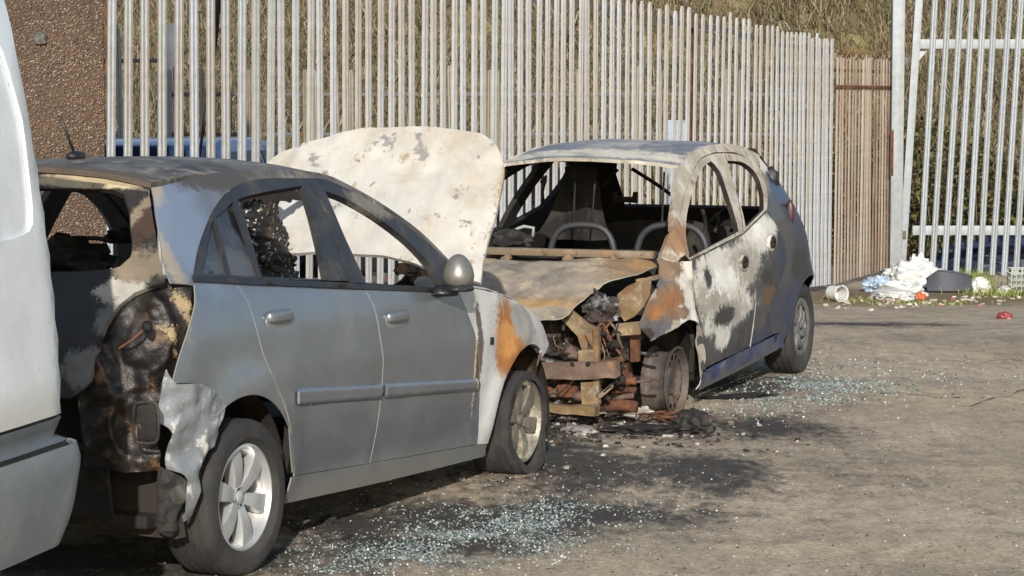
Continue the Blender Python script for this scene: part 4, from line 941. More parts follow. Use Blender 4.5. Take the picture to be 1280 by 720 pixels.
# bonnet: ash-grey, its near front corner burnt back
def hoodB(x, y):
    return (x, y, .930 - .06*((x-2.2)/.8) - .165*max(0, (x-2.2)/.8)**2.2 + .035*(1-(y/.7)**2) - .03*sstep(.45, .7, abs(y)))
hb2 = lambda pts, g: [(g := BP.inv(hoodB, *p, g)) for p in pts]
ed = hb2([(822, 333), (792, 343), (771, 349), (749, 358), (734, 369), (718, 385), (704, 396), (674, 398)], (2.3, .62)); bk = hb2([(815, 326), (740, 323), (640, 327)], (2.25, .6))
q = outline([bk[::-1], [bk[0], ed[0]], ed, [ed[-1], (ed[-1][0]-.03, -.2), (2.92, -.45), (2.7, -.62)], [(2.7, -.62), (2.3, -.64), bk[-1]]], .03)
bn = panel('bonnet', hoodB, q, (MBHOOD, MSOOT, MBPILL), car, th=.008, step=.025, crumple=(5, .013, 4))
# scuttle bar and pegs
MSCUT = mat('rusty_scuttle_bar', '#6f614d', .9, 0, [('#7f6142', None, 6, 1, .12, .06, .9, 0), ('#94897a', None, 4, 1, .12, .1, .9, 0), ('#3c2c1f', None, 12, 1, .08, .14, .9, 0)], (.4, 30), .25)
pl, pr_ = BP.xplane(606, 315, 2.12), BP.xplane(818, 317, 2.12)
rbox('scuttle_bar', (pl+pr_)/2, (.05, (pl-pr_).length, .042), MSCUT, car, None, .008)
for px in (633, 710, 765): rbox('scuttle_bracket', BP.xplane(px, 323, 2.17), (.05, .05, .035), MSCUT, car, Matrix.Rotation(.5, 3, 'X'), .006)
rbox('bulkhead', (2.05, 0, .55), (.04, 1.35, .70), MSOOT, car)
# --- exposed front structure (positions from the photograph at the depth of the crossmember)
MYEL = mat('ochre_burnt_steel', '#6b573b', .9, 0, [('#8f764b', None, 5, 1, .15, .06, .9, 0), ('#5a3c22', None, 7, 1, .12, .08, .9, 0), ('#8f857a', None, 11, 1, .1, .12, .9, 0)], (.4, 35), .3)
MPINK = mat('pinkish_burnt_steel', '#57473d', .9, 0, [('#776151', None, 5, 1, .15, .05, .9, 0), ('#4e3a32', None, 8, 1, .12, .1, .9, 0), ('#8c6a40', None, 6, 1, .1, .14, .9, 0)], (.4, 35), .3)
MTAN = mat('tan_burnt_steel', '#6b5a43', .9, 0, [('#8f8062', None, 6, 1, .12, .06, .9, 0), ('#6d4a2a', None, 9, 1, .1, .1, .9, 0), ('#4b443c', None, 12, 1, .1, .14, .9, 0)], (.4, 35), .3)
def plate(name, px, x, m_, th=.012, tilt=None, cr=(9, .008, 1), parent=None):
    """flat steel plate cut to an outline, standing across the car at distance x"""
    pts = [BP.xplane(a, b, x) for a, b in px]; o = outline([[(pts[i].y, pts[i].z), (pts[(i+1) % len(pts)].y, pts[(i+1) % len(pts)].z)] for i in range(len(pts))], .03)
    f = tilt or (lambda y, z: 0)
    return panel(name, lambda y, z: (x+f(y, z), y, z), o, m_, parent or car, th=th, step=.025, crumple=cr)
def beam(name, a, b, x, wz, m_, dx=.07, x2=None):
    p, q_ = BP.xplane(*a, x), BP.xplane(*b, x2 or x); d = q_-p; L = d.length
    rot = d.to_track_quat('Y', 'Z').to_matrix(); bm = bmesh.new(); bmesh.ops.create_cube(bm, size=1); bmesh.ops.subdivide_edges(bm, edges=bm.edges[:], cuts=9, use_grid_fill=True)
    bmesh.ops.transform(bm, matrix=Matrix.Translation((p+q_)/2) @ rot.to_4x4() @ Matrix.Diagonal((dx, L, wz, 1)), verts=bm.verts)
    for v in bm.verts: v.co += Vector((noise.fractal(v.co*9, .6, 2, 3), noise.noise(v.co*9+Vector((4, 0, 0)))*.6, noise.fractal(v.co*9+Vector((0, 7, 0)), .6, 2, 3)))*.011
    return from_bm(name, bm, m_, car, ang=45)
cbm = beam('bumper_crossbeam', (640, 463), (772, 462), 2.98, .090, MPINK, .06)
for px in (716, 735): tube('beam_hole', [BP.xplane(px, 455, 3.012), BP.xplane(px, 455, 3.004)], .014, MSOOT, cbm, 8)
plate('radiator_strut', [(700, 398), (716, 388), (735, 404), (748, 410), (749, 440), (738, 470), (726, 470), (728, 440), (722, 420)], 2.93, MTAN)
beam('lamp_post', (746, 408), (747, 505), 2.96, .03, MYEL, .03)
plate('radiator_bracket', [(723, 438), (742, 437), (742, 452), (723, 452)], 3.0, MTAN)
plate('lower_bracket', [(726, 478), (747, 477), (749, 512), (727, 512)], 2.97, MYEL)
beam('lower_crossmember', (655, 507), (747, 514), 2.99, .05, MYEL, .07)
plate('headlamp_bucket', [(772, 390), (772, 368), (783, 358), (796, 352), (812, 350), (810, 370), (803, 384), (792, 396), (780, 402)], 2.78, MYEL, .012, lambda y, z: .15*(.6-y), (7, .02, 3))
beam('lamp_crosstie', (796, 352), (824, 346), 2.75, .02, MTAN, .02)
plate('slam_panel_tip', [(770, 405), (798, 402), (800, 418), (772, 420)], 2.88, MTAN, .02)
plate('rusty_side_member', [(787, 420), (798, 420), (798, 452), (788, 452)], 2.8, MRUST, .03)
plate('inner_wing', [(750, 420), (786, 415), (790, 480), (752, 500)], 2.62, MRUST, .02, None, (8, .03, 2))
for (a, b, x, r) in (((765, 482), (795, 476), 2.78, .022), ((765, 490), (795, 488), 2.75, .018), ((768, 500), (792, 495), 2.8, .015), ((758, 508), (796, 509), 2.85, .032), ((775, 468), (781, 500), 2.7, .018)):
    tube('suspension_arm', [BP.xplane(*a, x), BP.xplane((a[0]+b[0])/2, (a[1]+b[1])/2-2, x), BP.xplane(*b, x)], r, MRUST if r > .016 else MPINK, car, 8)
MENG = mat('burnt_engine', '#38322c', .8, .2, [('#8d8f94', None, 9, 1, .1, .1, .8, 0), ('#15120f', None, 6, 1, .1, .06, .9, 0), ('#6a4426', None, 11, 1, .08, .16, .9, 0)], (.7, 30), .4)
lump('melted_battery', BP.xplane(752, 389, 2.80), (.09, .09, .085), MENG, car, 4, .5, 2.5, 4); lump('engine_block', (2.55, .05, .52), (.26, .34, .26), MENG, car, 7, .45, 2.2, 4)
lump('engine_rubble', BP.xplane(700, 445, 2.85), (.12, .22, .05), MENG, car, 9, .6, 3, 4); lump('gearbox', BP.xplane(770, 430, 2.6), (.13, .12, .14), MENG, car, 11, .5, 2.5, 4)
for i in range(9):
    a = BP.xplane(745+random.uniform(-8, 25), 400+random.uniform(-15, 25), 2.86); pts = [a]
    for k in range(3): pts.append(pts[-1]+Vector((random.gauss(0, .03), random.gauss(0, .04), -random.uniform(.03, .07))))
    tube('burnt_hose', pts, .008, random.choice([MRUST, MENG, MPINK]), car, 5)
for i, (px, py) in enumerate(((685, 487), (697, 492), (707, 486), (676, 496), (715, 488))): lump('pipe_stub', BP.xplane(px, py, 2.85), (.05, .035, .03), MPINK if i % 2 else MRUST, car, i+30, .4)
tube('front_pipe', [BP.xplane(660, 492, 2.8), BP.xplane(700, 484, 2.82), BP.xplane(728, 488, 2.8)], .02, MPINK, car, 8)
lump('horn', BP.xplane(709, 489, 2.9), (.03, .06, .055), MRUST, car, 41, .2)
MBIT = [MRUST, MTAN, MENG, MPINK, MYEL, MSOOT, MSOOT2, MSOOT, MENG]
for i in range(34):
    p = BP.xplane(random.uniform(680, 782), random.uniform(400, 450), random.uniform(2.75, 2.97)); q_ = [p]
    for k in range(4): q_.append(q_[-1]+Vector((random.gauss(0, .015), random.gauss(0, .03), -random.uniform(.01, .07))))
    tube('burnt_wire', q_, .0035, random.choice([MRUST, MSOOT, MSOOT2, MTAN]), car, 4)
for i in range(70):
    p = BP.xplane(random.uniform(672, 778), random.uniform(405, 508), random.uniform(2.70, 2.95)); m_ = random.choice(MBIT)
    if i % 3 == 0: lump('burnt_bracket', p, (random.uniform(.015, .05), random.uniform(.02, .06), random.uniform(.015, .05)), m_, car, 60+i, .5, 2.4, 2)
    elif i % 3 == 1: rbox('burnt_bracket', p, (random.uniform(.01, .03), random.uniform(.03, .12), random.uniform(.01, .04)), m_, car, Matrix.Rotation(random.gauss(0, .7), 3, 'X') @ Matrix.Rotation(random.gauss(0, .5), 3, 'Z'), .003)
    else: tube('burnt_hose', [p, p+Vector((random.gauss(0, .04), random.gauss(0, .06), random.gauss(0, .04))), p+Vector((random.gauss(0, .06), random.gauss(0, .1), random.gauss(0, .07)))], random.uniform(.004, .012), m_, car, 5)
# --- interior
rbox('floor_pan', (1.05, 0, .24), (2.2, 1.35, .05), MSOOT, car)
P, T = grid(lambda a, b: (2.02-.30*b+.02*noise.noise((a*9, b*4, 2)), -.60+1.2*a, .84+.06*math.sin(b*3.1)+.06*noise.noise((a*7, b*4, 9))), 40, 10); sheet('burnt_dashboard', P, T, MSOOT, car, .05, (12, .03, 4))
MHOOP = mat('sooty_tube', '#3b3b3c', .55, .3, (), (.2, 60), .2)
for y in (.33, -.33):
    c_ = BP.xplane(728 if y < 0 else 838, 300, 1.28).y if 0 else y
for cx_, wd_ in ((728, 38), (840, 42)):
    x = 1.45; pts = [BP.xplane(cx_+wd_*1.05*k, yy, x) for k, yy in ((-1.0, 345), (-1, 316), (-.85, 295), (-.55, 284), (0, 281), (.55, 284), (.85, 295), (1, 316), (1.0, 345))]
    sf = tube('seat_frame', pts, .020, MHOOP, car, 8)
    for s_ in (-.3, .3): tube('headrest_rod', [BP.xplane(cx_+wd_*s_, 283, x), BP.xplane(cx_+wd_*s_*1.1+4, 215, x-.12)], .006, MSOOT2, sf, 5)
    a = BP.xplane(cx_, 330, x); rbox('seat_base', (a.x+.28, a.y, .45), (.45, .42, .10), MSOOT, sf, None, .03)
def rearseat(a, b):
    y = -.60+1.2*a; h = .97 - .10*abs(2*a-1)**3 + .03*noise.noise((a*6, 0, 3)); return (.42-.12*b, y, .40+(h-.40)*b)
P, T = grid(rearseat, 30, 14); sheet('rear_seat_back', P, T, MSOOT, car, .08, (7, .02, 4))
px0 = [(704, 209), (748, 209), (752, 255), (760, 300), (690, 300), (676, 290), (690, 262)]
pts = [BP.xplane(a, b, .95) for a, b in px0]; o = outline([[(pts[i].y, pts[i].z), (pts[(i+1) % 7].y, pts[(i+1) % 7].z)] for i in range(7)], .03)
panel('collapsed_headliner', lambda y, z: (.95+.04*math.sin(y*18), y, z), o, MSOOT, car, th=.015, step=.03, crumple=(9, .02, 3))
for pts_ in (([(676, 228), (683, 220), (678, 240), (680, 255)], .010), ([(790, 211), (820, 230), (842, 246)], .012), ([(752, 238), (762, 222), (772, 212)], .012)):
    tube('dangling_wire', [BP.xplane(a, b, .7) for a, b in pts_[0]], pts_[1], MSOOT, car, 5)
pg = [(766, 252), (766, 240), (770, 240), (771, 246), (790, 246), (791, 240), (796, 240), (796, 254)]
plate('headrest_bracket', pg, .38, MSOOT, .02)
tube('wiper_arm', [BP.xplane(a, b, 1.95) for a, b in ((625, 305), (640, 290), (655, 283), (667, 285), (666, 296))], .010, mat('grey_ash_arm', '#8b8a86', .8), car, 6)
lump('wiper_motor', BP.xplane(636, 300, 2.0), (.08, .12, .06), MSOOT2, car, 5, .5)
for (a, b) in (((880, 300), (878, 262)), ((893, 290), (897, 270)), ((915, 285), (918, 262))): tube('belt_remains', [BP.yplane(*a, .45), BP.yplane((a[0]+b[0])/2+3, (a[1]+b[1])/2, .45), BP.yplane(*b, .45)], .012, MSOOT, car, 6)
# tailgate frame around an empty rear window
TG = [(1.40, .52), (1.2, .60), (1.0, .68), (.8, .72)]
q = [(-.70, .62), (.70, .62), (.66, 1.0), (.58, 1.2), (.50, 1.385), (-.50, 1.385), (-.58, 1.2), (-.66, 1.0)]
hl = [(-.56, 1.0), (.56, 1.0), (.49, 1.2), (.43, 1.33), (-.43, 1.33), (-.49, 1.2)]
dn = lambda Q: outline([[Q[i], Q[(i+1) % len(Q)]] for i in range(len(Q))], .05)
panel('tailgate', lambda y, z: (B_XR(z)-.03*(1-(y/.7)**2)+.02, y, z), dn(q), (MSOOT, MBBODY, MSOOT), car, [dn(hl)], th=.03, step=.06)
rbox('rear_bumper', (-.36, 0, .42), (.12, 1.28, .36), MBBODY, car, None, .05)
# --- wheels
MSTEEL = mat('burnt_steel_wheel', '#453f3a', .8, .3, [('#67605a', None, 7, 1, .15, .05, .8, .2), ('#5c4330', None, 6, 1, .12, .12, .9, 0), ('#2c2723', None, 9, 1, .1, .14, .9, .1)], (.3, 50), .25)
MTRIM = mat('grey_wheel_trim', '#6c6c6a', .5, .25, [('#3f3e3d', None, 7, 1, .15, .08, .7, .1)], (.1, 50), .15)
for s_ in (1, -1):
    wheel('wheel', car, (2.34, s_*.70, .278), s_, 'steel', .186, .2, .15, tyre=False, rim_mat=MSTEEL, steer=0)
    wheel('wheel', car, (0, s_*.70, .285), s_, 'trim', .180, .284, .165, rim_mat=MTRIM, flat=.006)
# ================================================================== WHITE VAN (only its rear corner is in view)
vy = math.atan2(-.964, -.265); VP = Pose(-2.128, 7.54, vy, 0.0)
V_W = dens([(.30, .84), (.42, .885), (.5, .905), (.60, .922), (.70, .925), (.722, .918), (.735, .894), (.78, .898), (.9, .900), (1.2, .888), (1.5, .862), (1.8, .825), (2.05, .78), (2.2, .72)])
V_XR = dens([(.30, .05), (.42, -.0), (.5, -.04), (.6, -.055), (.70, -.06), (.722, -.05), (.735, -.0), (.8, 0.0), (1.1, .015), (1.5, .05), (1.8, .085), (2.05, .12), (2.2, .16)])
def VL(u, z, side=1):
    Rr = .13
    if u >= Rr: X, dy = u, 0.0
    else:
        a = (Rr-u)/Rr
        if a < math.pi/2: X, dy = Rr-Rr*math.sin(a), Rr*(1-math.cos(a))
        else: e = (a-math.pi/2)*Rr; X, dy = 0.0, Rr+e
    return (X + V_XR(z)*sstep(.7, .05, X), side*(V_W(z)-dy-.02*sstep(.6, .0, X)), z)
v2 = lambda pts, g: [(g := VP.inv(VL, *p, g)) for p in pts]
MVAN = mat('white_van_paint', '#e0e4e5', .28, 0, [('#9f9a8c', None, 30, 1, .05, .19, .7, 0), ('#bcbfbd', None, 2.5, 1, .25, .12, .5, 0), ('#c4c2ba', [((.3, .9, .8), (3, .4, .16))], 5, .5, .5, .45, .5, 0)], (.02, 30), .04, 3, .3)
MVBUMP2 = mat('bumper_top_grey', '#5a5f61', .6, 0, [('#8d8f8d', None, 4, 1, .15, .08, .6, 0)], (.15, 70), .15)  # top strip set a darker grey than the bumper below
MVBUMP = mat('grey_bumper_plastic', '#6d7275', .55, 0, [('#808380', None, 3, 1, .2, .08, .6, 0), ('#55564f', None, 9, 1, .08, .17, .7, 0)], (.15, 70), .12)
van = thing('parked_van', 'white van with grey plastic bumper parked close behind the burnt hatchback', 'van', VP.loc, VP.rot)
rc = [(.36, 2.04), (.345, 1.6), (.325, 1.34), (.30, 1.28), (.34, 1.235)]
rec = v2([(28, 150), (36, 215), (41, 262), (41, 280), (37, 289), (28, 294), (14, 299)], (.5, 1.6))
rr = outline([[(2.6, rec[-1][1]-.05), (1.5, rec[-1][1]-.02), rec[-1]], rec[::-1], [rec[0], (rec[0][0]+.05, 1.85), (rec[0][0]+.13, 1.92)], [(rec[0][0]+.13, 1.92), (2.6, 1.92)], [(2.6, 1.92), (2.6, rec[-1][1]-.05)]], .05)
sm = v2([(74, 514), (68, 400), (57, 300), (42, 190), (26, 90), (12, 20)], (.1, .75)); sm.append((sm[-1][0]+.03, 2.1))
for F_, fl in ((VL, True), (lambda u, z: VL(u, z, -1), False)):
    zb = .80
    q = outline([sm, [sm[-1], (4.2, 2.1)], [(4.2, 2.1), (4.3, 1.2), (4.3, zb)], [(4.3, zb), sm[0]]], .06)
    sp_ = panel('side_panel', F_, q, MVAN, van, [rr], th=.01, flip=fl, gap=.002, step=.07)
    panel('pressed_window_panel', F_, inset(rr, -.001), MVAN, sp_, flip=fl, th=.008, step=.07, off=-.011)
    n_ = len(rr); 
    q = outline([[(-.95, zb), sm[0]], sm, [sm[-1], (-.9, 2.1)], [(-.9, 2.1), (-.95, zb)]], .05)
    panel('rear_corner' if fl else 'rear_door', F_, q, MVAN, van, th=.01, flip=fl, gap=.002, step=.06)
    q = outline([[(-1.0, .727), (.95, .727)], [(.95, .727), (.95, .80)], [(.95, .80), (-1.0, .80)], [(-1.0, .80), (-1.0, .727)]], .04)
    panel('bumper_top_strip', F_, q, MVBUMP2, van, th=.012, flip=fl, step=.03, gap=.003)
    q = outline([[(-1.0, .42), (.95, .42)], [(.95, .42), (.95, .722)], [(.95, .722), (-1.0, .722)], [(-1.0, .722), (-1.0, .42)]], .04)
    panel('bumper', F_, q, MVBUMP, van, th=.012, flip=fl, step=.03, gap=.003)
    q = outline([[(.955, .30), (3.9, .28)], [(3.9, .28), (3.9, .73)], [(3.9, .73), (.955, .73)], [(.955, .73), (.955, .30)]], .08)
    h_ = outline([[(1.55+.38*math.cos(t), .33+.38*math.sin(t)) for t in np.linspace(.0, 3.14, 15)]], .08)
    panel('lower_side', F_, q, MVBUMP, van, th=.012, flip=fl, step=.06)
P, T = grid(lambda a, b: (.15+3.6*a, -.75+1.5*b, 2.11+.07*(1-abs(2*b-1)**3)), 14, 14); sheet('roof', P, T, MVAN, van, .02)
rbox('front_end', (4.35, 0, 1.0), (.5, 1.6, 1.3), MVAN, van, None, .15); rbox('floor', (2.1, 0, .42), (3.9, 1.5, .1), MSOOT, van)
for sx in (-1, 1):
    for cx in (1.35, 3.75): wheel('wheel', van, (cx, sx*.74, .32), sx, 'steel', .19, .32, .18, rim_mat=MTRIM)
# ================================================================== vehicles behind the fence
def back_car(name, label, loc, yaw, paint, L=4.0, H=1.42, grp=None):
    t = thing(name, label, 'car', loc, (0, 0, yaw)); hw = .84
    low = [(0, .25), (L, .25), (L+.02, .55), (L-.25, .78), (L-.95, .90), (.05, .95), (-.02, .6)]
    def prism(pr, w0, w1, z0, z1, nm, m_, p):
        V, F = [], []; n = len(pr)
        for s_ in (-1, 1):
            for (x, z) in pr: k = (z-z0)/(z1-z0); V.append((x-L/2, s_*(w0+(w1-w0)*k), z))
        for i in range(n): j = (i+1) % n; F.append((i, j, n+j, n+i))
        F += [tuple(range(n-1, -1, -1)), tuple(range(n, 2*n))]
        bm = bmesh.new(); me = bpy.data.meshes.new(nm); me.from_pydata(V, [], F); bm.from_mesh(me); bmesh.ops.recalc_face_normals(bm, faces=bm.faces)
        bmesh.ops.bevel(bm, geom=bm.edges[:], offset=.05, segments=3, affect='EDGES', profile=.5); return from_bm(nm, bm, m_, p, ang=35)
    prism(low, hw, hw, .25, .95, 'body', paint, t)
    prism([(.15, .93), (L-1.05, .90), (L-1.75, H-.05), (L-2.2, H), (.75, H), (.35, H-.06)], hw-.03, hw-.24, .9, H, 'cabin', paint, t)
    for s_ in (-1, 1):
        for q in ([(.45, .98), (1.6, .97), (1.55, H-.12), (.72, H-.12)], [(1.68, .97), (L-1.25, .95), (L-1.85, H-.14), (1.63, H-.12)]):
            V = [(x-L/2, s_*(hw-.03-.21*(z-.9)/(H-.9)+.006), z) for x, z in q]; mesh('side_window', V, [(0, 1, 2, 3)], MDG, t, smooth=False)
    wz_ = [(L-1.10, .95), (L-1.72, H-.10)]; mesh('windscreen', [(wz_[0][0]-L/2+.035, -.66, wz_[0][1]), (wz_[0][0]-L/2+.035, .66, wz_[0][1]), (wz_[1][0]-L/2+.035, .52, wz_[1][1]), (wz_[1][0]-L/2+.035, -.52, wz_[1][1])], [(0, 1, 2, 3)], MDG, t, smooth=False)
    for sx in (-1, 1):
        for cx in (.7-L/2, L-.8-L/2): wheel('wheel', t, (cx, sx*.72, .30), sx, 'trim', .19, .30, .18, rim_mat=MTRIM)
    return t
MDG = mat('dark_car_glass', '#0f1113', .35, 0, (), None, 0)
back_car('parked_blue_car', 'mid blue parked car whose roof shows behind the fence next to pebbledash building', (-2.95, 24.3, -.16), 1.35, mat('blue_car_paint', '#243858', .3, .3, (), None, .05, coat=.5), 3.9, 1.50)
back_car('parked_dark_car', 'dark grey parked car hidden behind fence pales between the two burnt cars', (-.10, 25.6, -.24), .35, mat('dark_car_paint', '#23262b', .35, .3, (), None, .05, coat=.5), 4.1, 1.36)
g = ground(1250, 340); tp = thing('tarpaulin_heap', 'low dark blue tarpaulin heap lying behind the foot of the gate', 'tarpaulin', (g.x+.3, 28.5, -.27)); MTP = mat('navy_tarpaulin', '#1d2233', .55, 0, [('#2f3750', None, 4, 1, .15, .06, .5, 0)], (.4, 18), .2)
lump('sheet', (0, 0, .16), (.95, .35, .26), MTP, tp, 71, .35, 2.2, 4); lump('fold', (-.75, -.1, .08), (.3, .22, .14), MTP, tp, 73, .4, 2.5, 3)
# pale blue white panel leaning behind the fence
pb = at(850, 125, 27.4)
bd = thing('white_board', 'pale blue white board standing behind the fence above the city car roof', 'board', (pb.x, 27.4, -.25)); MWB = mat('pale_board', '#8e9aa5', .8, 0, [('#6d7a8a', None, 5, 1, .1, .08, .8, 0)], None, .15)
rbox('sheet', (0, 0, 1.12), (.34, .03, 1.2), MWB, bd, None, .008)
for s_ in (-.15, .15): rbox('leg', (s_, .02, .27), (.05, .05, .56), MRAIL, bd, None, .004)

# ================================================================== rubbish by the gate
MBAG = mat('white_plastic_bag', '#c3c2bd', .5, 0, [('#a5a098', None, 4, 1, .15, .1, .6, 0)], (.5, 14), .1)
MBAGB = mat('pale_blue_bag', '#9fb0c2', .45, 0, [('#c0c8ce', None, 5, 1, .15, .08, .6, 0)], (.5, 14), .1)
MCARD = mat('damp_cardboard', '#8d775a', .9, 0, [('#b8ab97', None, 4, 1, .15, .1, .9, 0)], (.3, 20), .2)
def junk(name, label, cat, px, py, size, m_, seed, amp=.35, sc=2.0, grp=None, sub=4, lift=.5):
    g = ground(px, py); z = gzz(g.x, g.y); o = lump(name, (0, 0, size[2]*lift), size, m_, None, seed, amp, sc, sub, seed)
    o.location = (g.x, g.y, z); return tag(o, label, cat, grp)
junk('rubbish_bag', 'large crumpled white rubbish bag leaning at the gate post foot', 'bag', 1146, 360, (0.263, 0.216, 0.195), MBAG, 3)
junk('rubbish_bag', 'dirty white bag slumped beside the rusty fence foot', 'bag', 1124, 354, (0.200, 0.168, 0.127), MBAG, 5)
junk('rubbish_bag', 'flattened cream white bag spread in front of the rubbish pile', 'bag', 1118, 374, (0.275, 0.192, 0.069), MBAG, 8)
junk('rubbish_bag', 'pale blue plastic bag crumpled at the rubbish pile edge', 'bag', 1098, 364, (0.213, 0.144, 0.098), MBAGB, 11, .5)
junk('rubbish_bag', 'small grey white bag on top of flattened rubbish', 'bag', 1133, 372, (0.188, 0.144, 0.098), MBAG, 13, .5)
junk('rubbish_bag', 'tall pale bag stuffed upright against the gate stile', 'bag', 1148, 348, (0.125, 0.108, 0.176), MBAG, 17, .4)
junk('foam_chunk', 'white foam chunk among plants below the gate rail', 'foam', 1225, 365, (.10, .09, .10), MBAG, 19, .3)
junk('foam_chunk', 'long white foam scrap lying at the gate foot by the crate', 'foam', 1258, 366, (.16, .08, .05), MBAG, 23, .3)
junk('cardboard_scrap', 'torn tan cardboard scrap lying on the rubbish pile', 'cardboard', 1112, 368, (.12, .09, .06), MCARD, 27, .5)
junk('orange_packet', 'small orange packet in front of the white rubbish bags', 'packet', 1151, 374, (.055, .045, .04), mat('orange_plastic', '#c4562a', .5, 0, (), None, .1), 29, .3)
junk('red_can', 'crushed red and white can lying alone on the asphalt', 'can', 1256, 399, (.06, .045, .04), mat('red_can_paint', '#8d3f3a', .4, .2, [('#c9c4bd', None, 9, 1, .05, .1, .5, 0)], None, .1), 31, .3)
# paint tub on its side
g = ground(1046, 377); tub = thing('white_tub', 'round white plastic tub lying at the foot of the fence', 'tub', (g.x, g.y, gzz(g.x, g.y)+.075), (0, 0, .5))
bm = bmesh.new(); lathe(bm, [(.001, .09), (.065, .09), (.072, .085), (.078, -.07), (.084, -.075), (.08, -.08), (.07, -.07), (.066, .07), (.001, .075)], 24); bmesh.ops.recalc_face_normals(bm, faces=bm.faces); from_bm('shell', bm, MBAG, tub, ang=40)
tube('rim', [(.08*math.sin(t), -.078, .08*math.cos(t)) for t in np.linspace(0, 6.283, 20)], .006, MBAG, tub, 6)
# black panel leaning under the gate
a = ground(1187, 366)
bp_ = thing('black_plastic_panel', 'dark grey curved plastic panel leaning against the gate foot', 'panel', (a.x, a.y, a.z)); MDP = mat('dark_grey_plastic', '#3a3d42', .6, 0, (), (.1, 40), .15)
def dp(s_, t): return (-.22+.46*s_, .02+.09*t-.05*math.sin(s_*3.14), .0+(.20*(1-.35*s_**3)*(.55+.45*min(1, s_*4)))*t+.02)
P, T = grid(dp, 16, 8); sheet('sheet', P, T, MDP, bp_, .015); tube('lip', [dp(s_, 1.0) for s_ in np.linspace(0, 1, 9)], .012, MDP, bp_, 6)
# wire crate at the frame edge
g = ground(1278, 366); cr_ = thing('wire_crate', 'small grey green mesh crate at the gate foot near the blue tarpaulin', 'crate', (g.x+.02, g.y, gzz(g.x, g.y))); MCR = mat('crate_plastic', '#8b9186', .6, 0, (), None, .15)
for i in range(7):
    x = -.15+.05*i
    for y in (-.1, .1): rbox('bar', (x, y, .13), (.012, .012, .26), MCR, cr_, None, .002)
for z in (.02, .08, .14, .20, .25):
    for y in (-.1, .1): rbox('rail', (0, y-.009 if y < 0 else y+.009, z), (.32, .006, .012), MCR, cr_, None, .001)
    for x in (-.16, .16): rbox('end_rail', (x, 0, z), (.006, .2, .012), MCR, cr_, None, .001)
rbox('base', (0, 0, .012), (.31, .19, .01), MCR, cr_, None, .002)
# weeds by the gate
sp = []
for (px, py, n_, r, hh) in ((1218, 362, 260, .18, .24), (1205, 358, 80, .25, .10), (1245, 368, 140, .4, .10), (1150, 380, 120, .6, .06), (1060, 376, 100, .5, .05), (1275, 372, 100, .4, .09)):
    g = ground(px, py)
    for i in range(n_): x, y = g.x+random.gauss(0, r*.5), g.y+random.gauss(0, .15); sp.append((x, y, gzz(x, y)-.01, hh*random.uniform(.5, 1.2), random.uniform(.1, .8)))
blades('weeds', sp, island_mat('green_weeds', ['#4c5a22', '#73803a', '#8a8a4c', '#3c4a1c']), 'small green weeds and grass growing at the foot of the gate', 'weeds', (.003, .007))
# litter scraps along the fence foot
V, F = [], []
def chips(spots, smin, smax, flatz=.5):
    V, F = [], []
    for (x, y) in spots:
        s_ = random.uniform(smin, smax); M = Matrix.Rotation(random.uniform(0, 6.28), 3, 'Z') @ Matrix.Rotation(random.gauss(0, .5), 3, 'X'); z = gzz(x, y)+s_*flatz*.35; k = len(V)
        for a_, b_, c_ in ((-1, -1, -1), (1, -1, -1), (1, 1, -1), (-1, 1, -1), (-1, -1, 1), (1, -1, 1), (1, 1, 1), (-1, 1, 1)):
            v = M @ Vector((a_*s_*random.uniform(.35, .65), b_*s_*random.uniform(.35, .65), c_*s_*.5*flatz)); V.append((x+v.x, y+v.y, z+v.z))
        F += [(k+3, k+2, k+1, k), (k+4, k+5, k+6, k+7), (k, k+1, k+5, k+4), (k+1, k+2, k+6, k+5), (k+2, k+3, k+7, k+6), (k+3, k, k+4, k+7)]
    return V, F
def cloud(lst):
    out = []
    for (px, py, n_, rx, ry) in lst:
        g = ground(px, py)
        for i in range(n_):
            x, y = g.x+random.gauss(0, rx), g.y+random.gauss(0, ry)
            if noise.noise((x*4, y*4, 7)) + .5*noise.noise((x*13, y*13, 2)) > random.uniform(-.55, .25): out.append((x, y))
    return out
V, F = chips(cloud([(1150, 378, 60, .5, .25), (1080, 382, 20, .5, .3), (1240, 374, 40, .5, .2), (1120, 385, 25, .8, .4)]), .012, .05, .4)
tag(mesh('litter_scraps', V, F, island_mat('litter_colours', ['#c9c6be', '#8d7f68', '#b8b4aa', '#6b5a44', '#d8d5cd', '#a04a30']), smooth=False), 'scattered pale litter scraps along the fence foot', 'litter', kind='stuff')
# ================================================================== shattered glass, grit, ash
def glass_mat():
    t = NT('glass_cubes'); g = t.n('NewGeometry'); r = t.n('ValToRGB'); t.put(r.inputs[0], g.outputs['Random Per Island']); e = r.color_ramp.elements
    for k in range(3): e.new(.5)
    for i, h in enumerate(['#3c4341', '#6f7b77', '#95a39f', '#525a57', '#c9d4d0']): e[i].position = i/4; e[i].color = c(h)
    t.put(t.b.inputs['Base Color'], r.outputs[0]); t.b.inputs['Roughness'].default_value = .3; t.b.inputs['Specular IOR Level'].default_value = .5; t.b.inputs['Transmission Weight'].default_value = .25
    return t.m
MGC = glass_mat()
near_ = cloud([(575, 672, 900, .10, .07), (650, 655, 700, .09, .08), (520, 695, 500, .09, .04), (700, 632, 300, .08, .06)]) + cloud([(640, 650, 1500, .26, .22), (560, 680, 1500, .28, .16), (500, 700, 900, .22, .10), (720, 640, 700, .3, .25), (600, 690, 900, .35, .15), (690, 600, 260, .4, .3), (470, 712, 500, .25, .06)])
V, F = chips(near_, .003, .0075, .8)
tag(mesh('shattered_glass', V, F, MGC, smooth=False), 'shattered greenish safety glass beside the raised-bonnet hatchback', 'broken glass', kind='stuff')
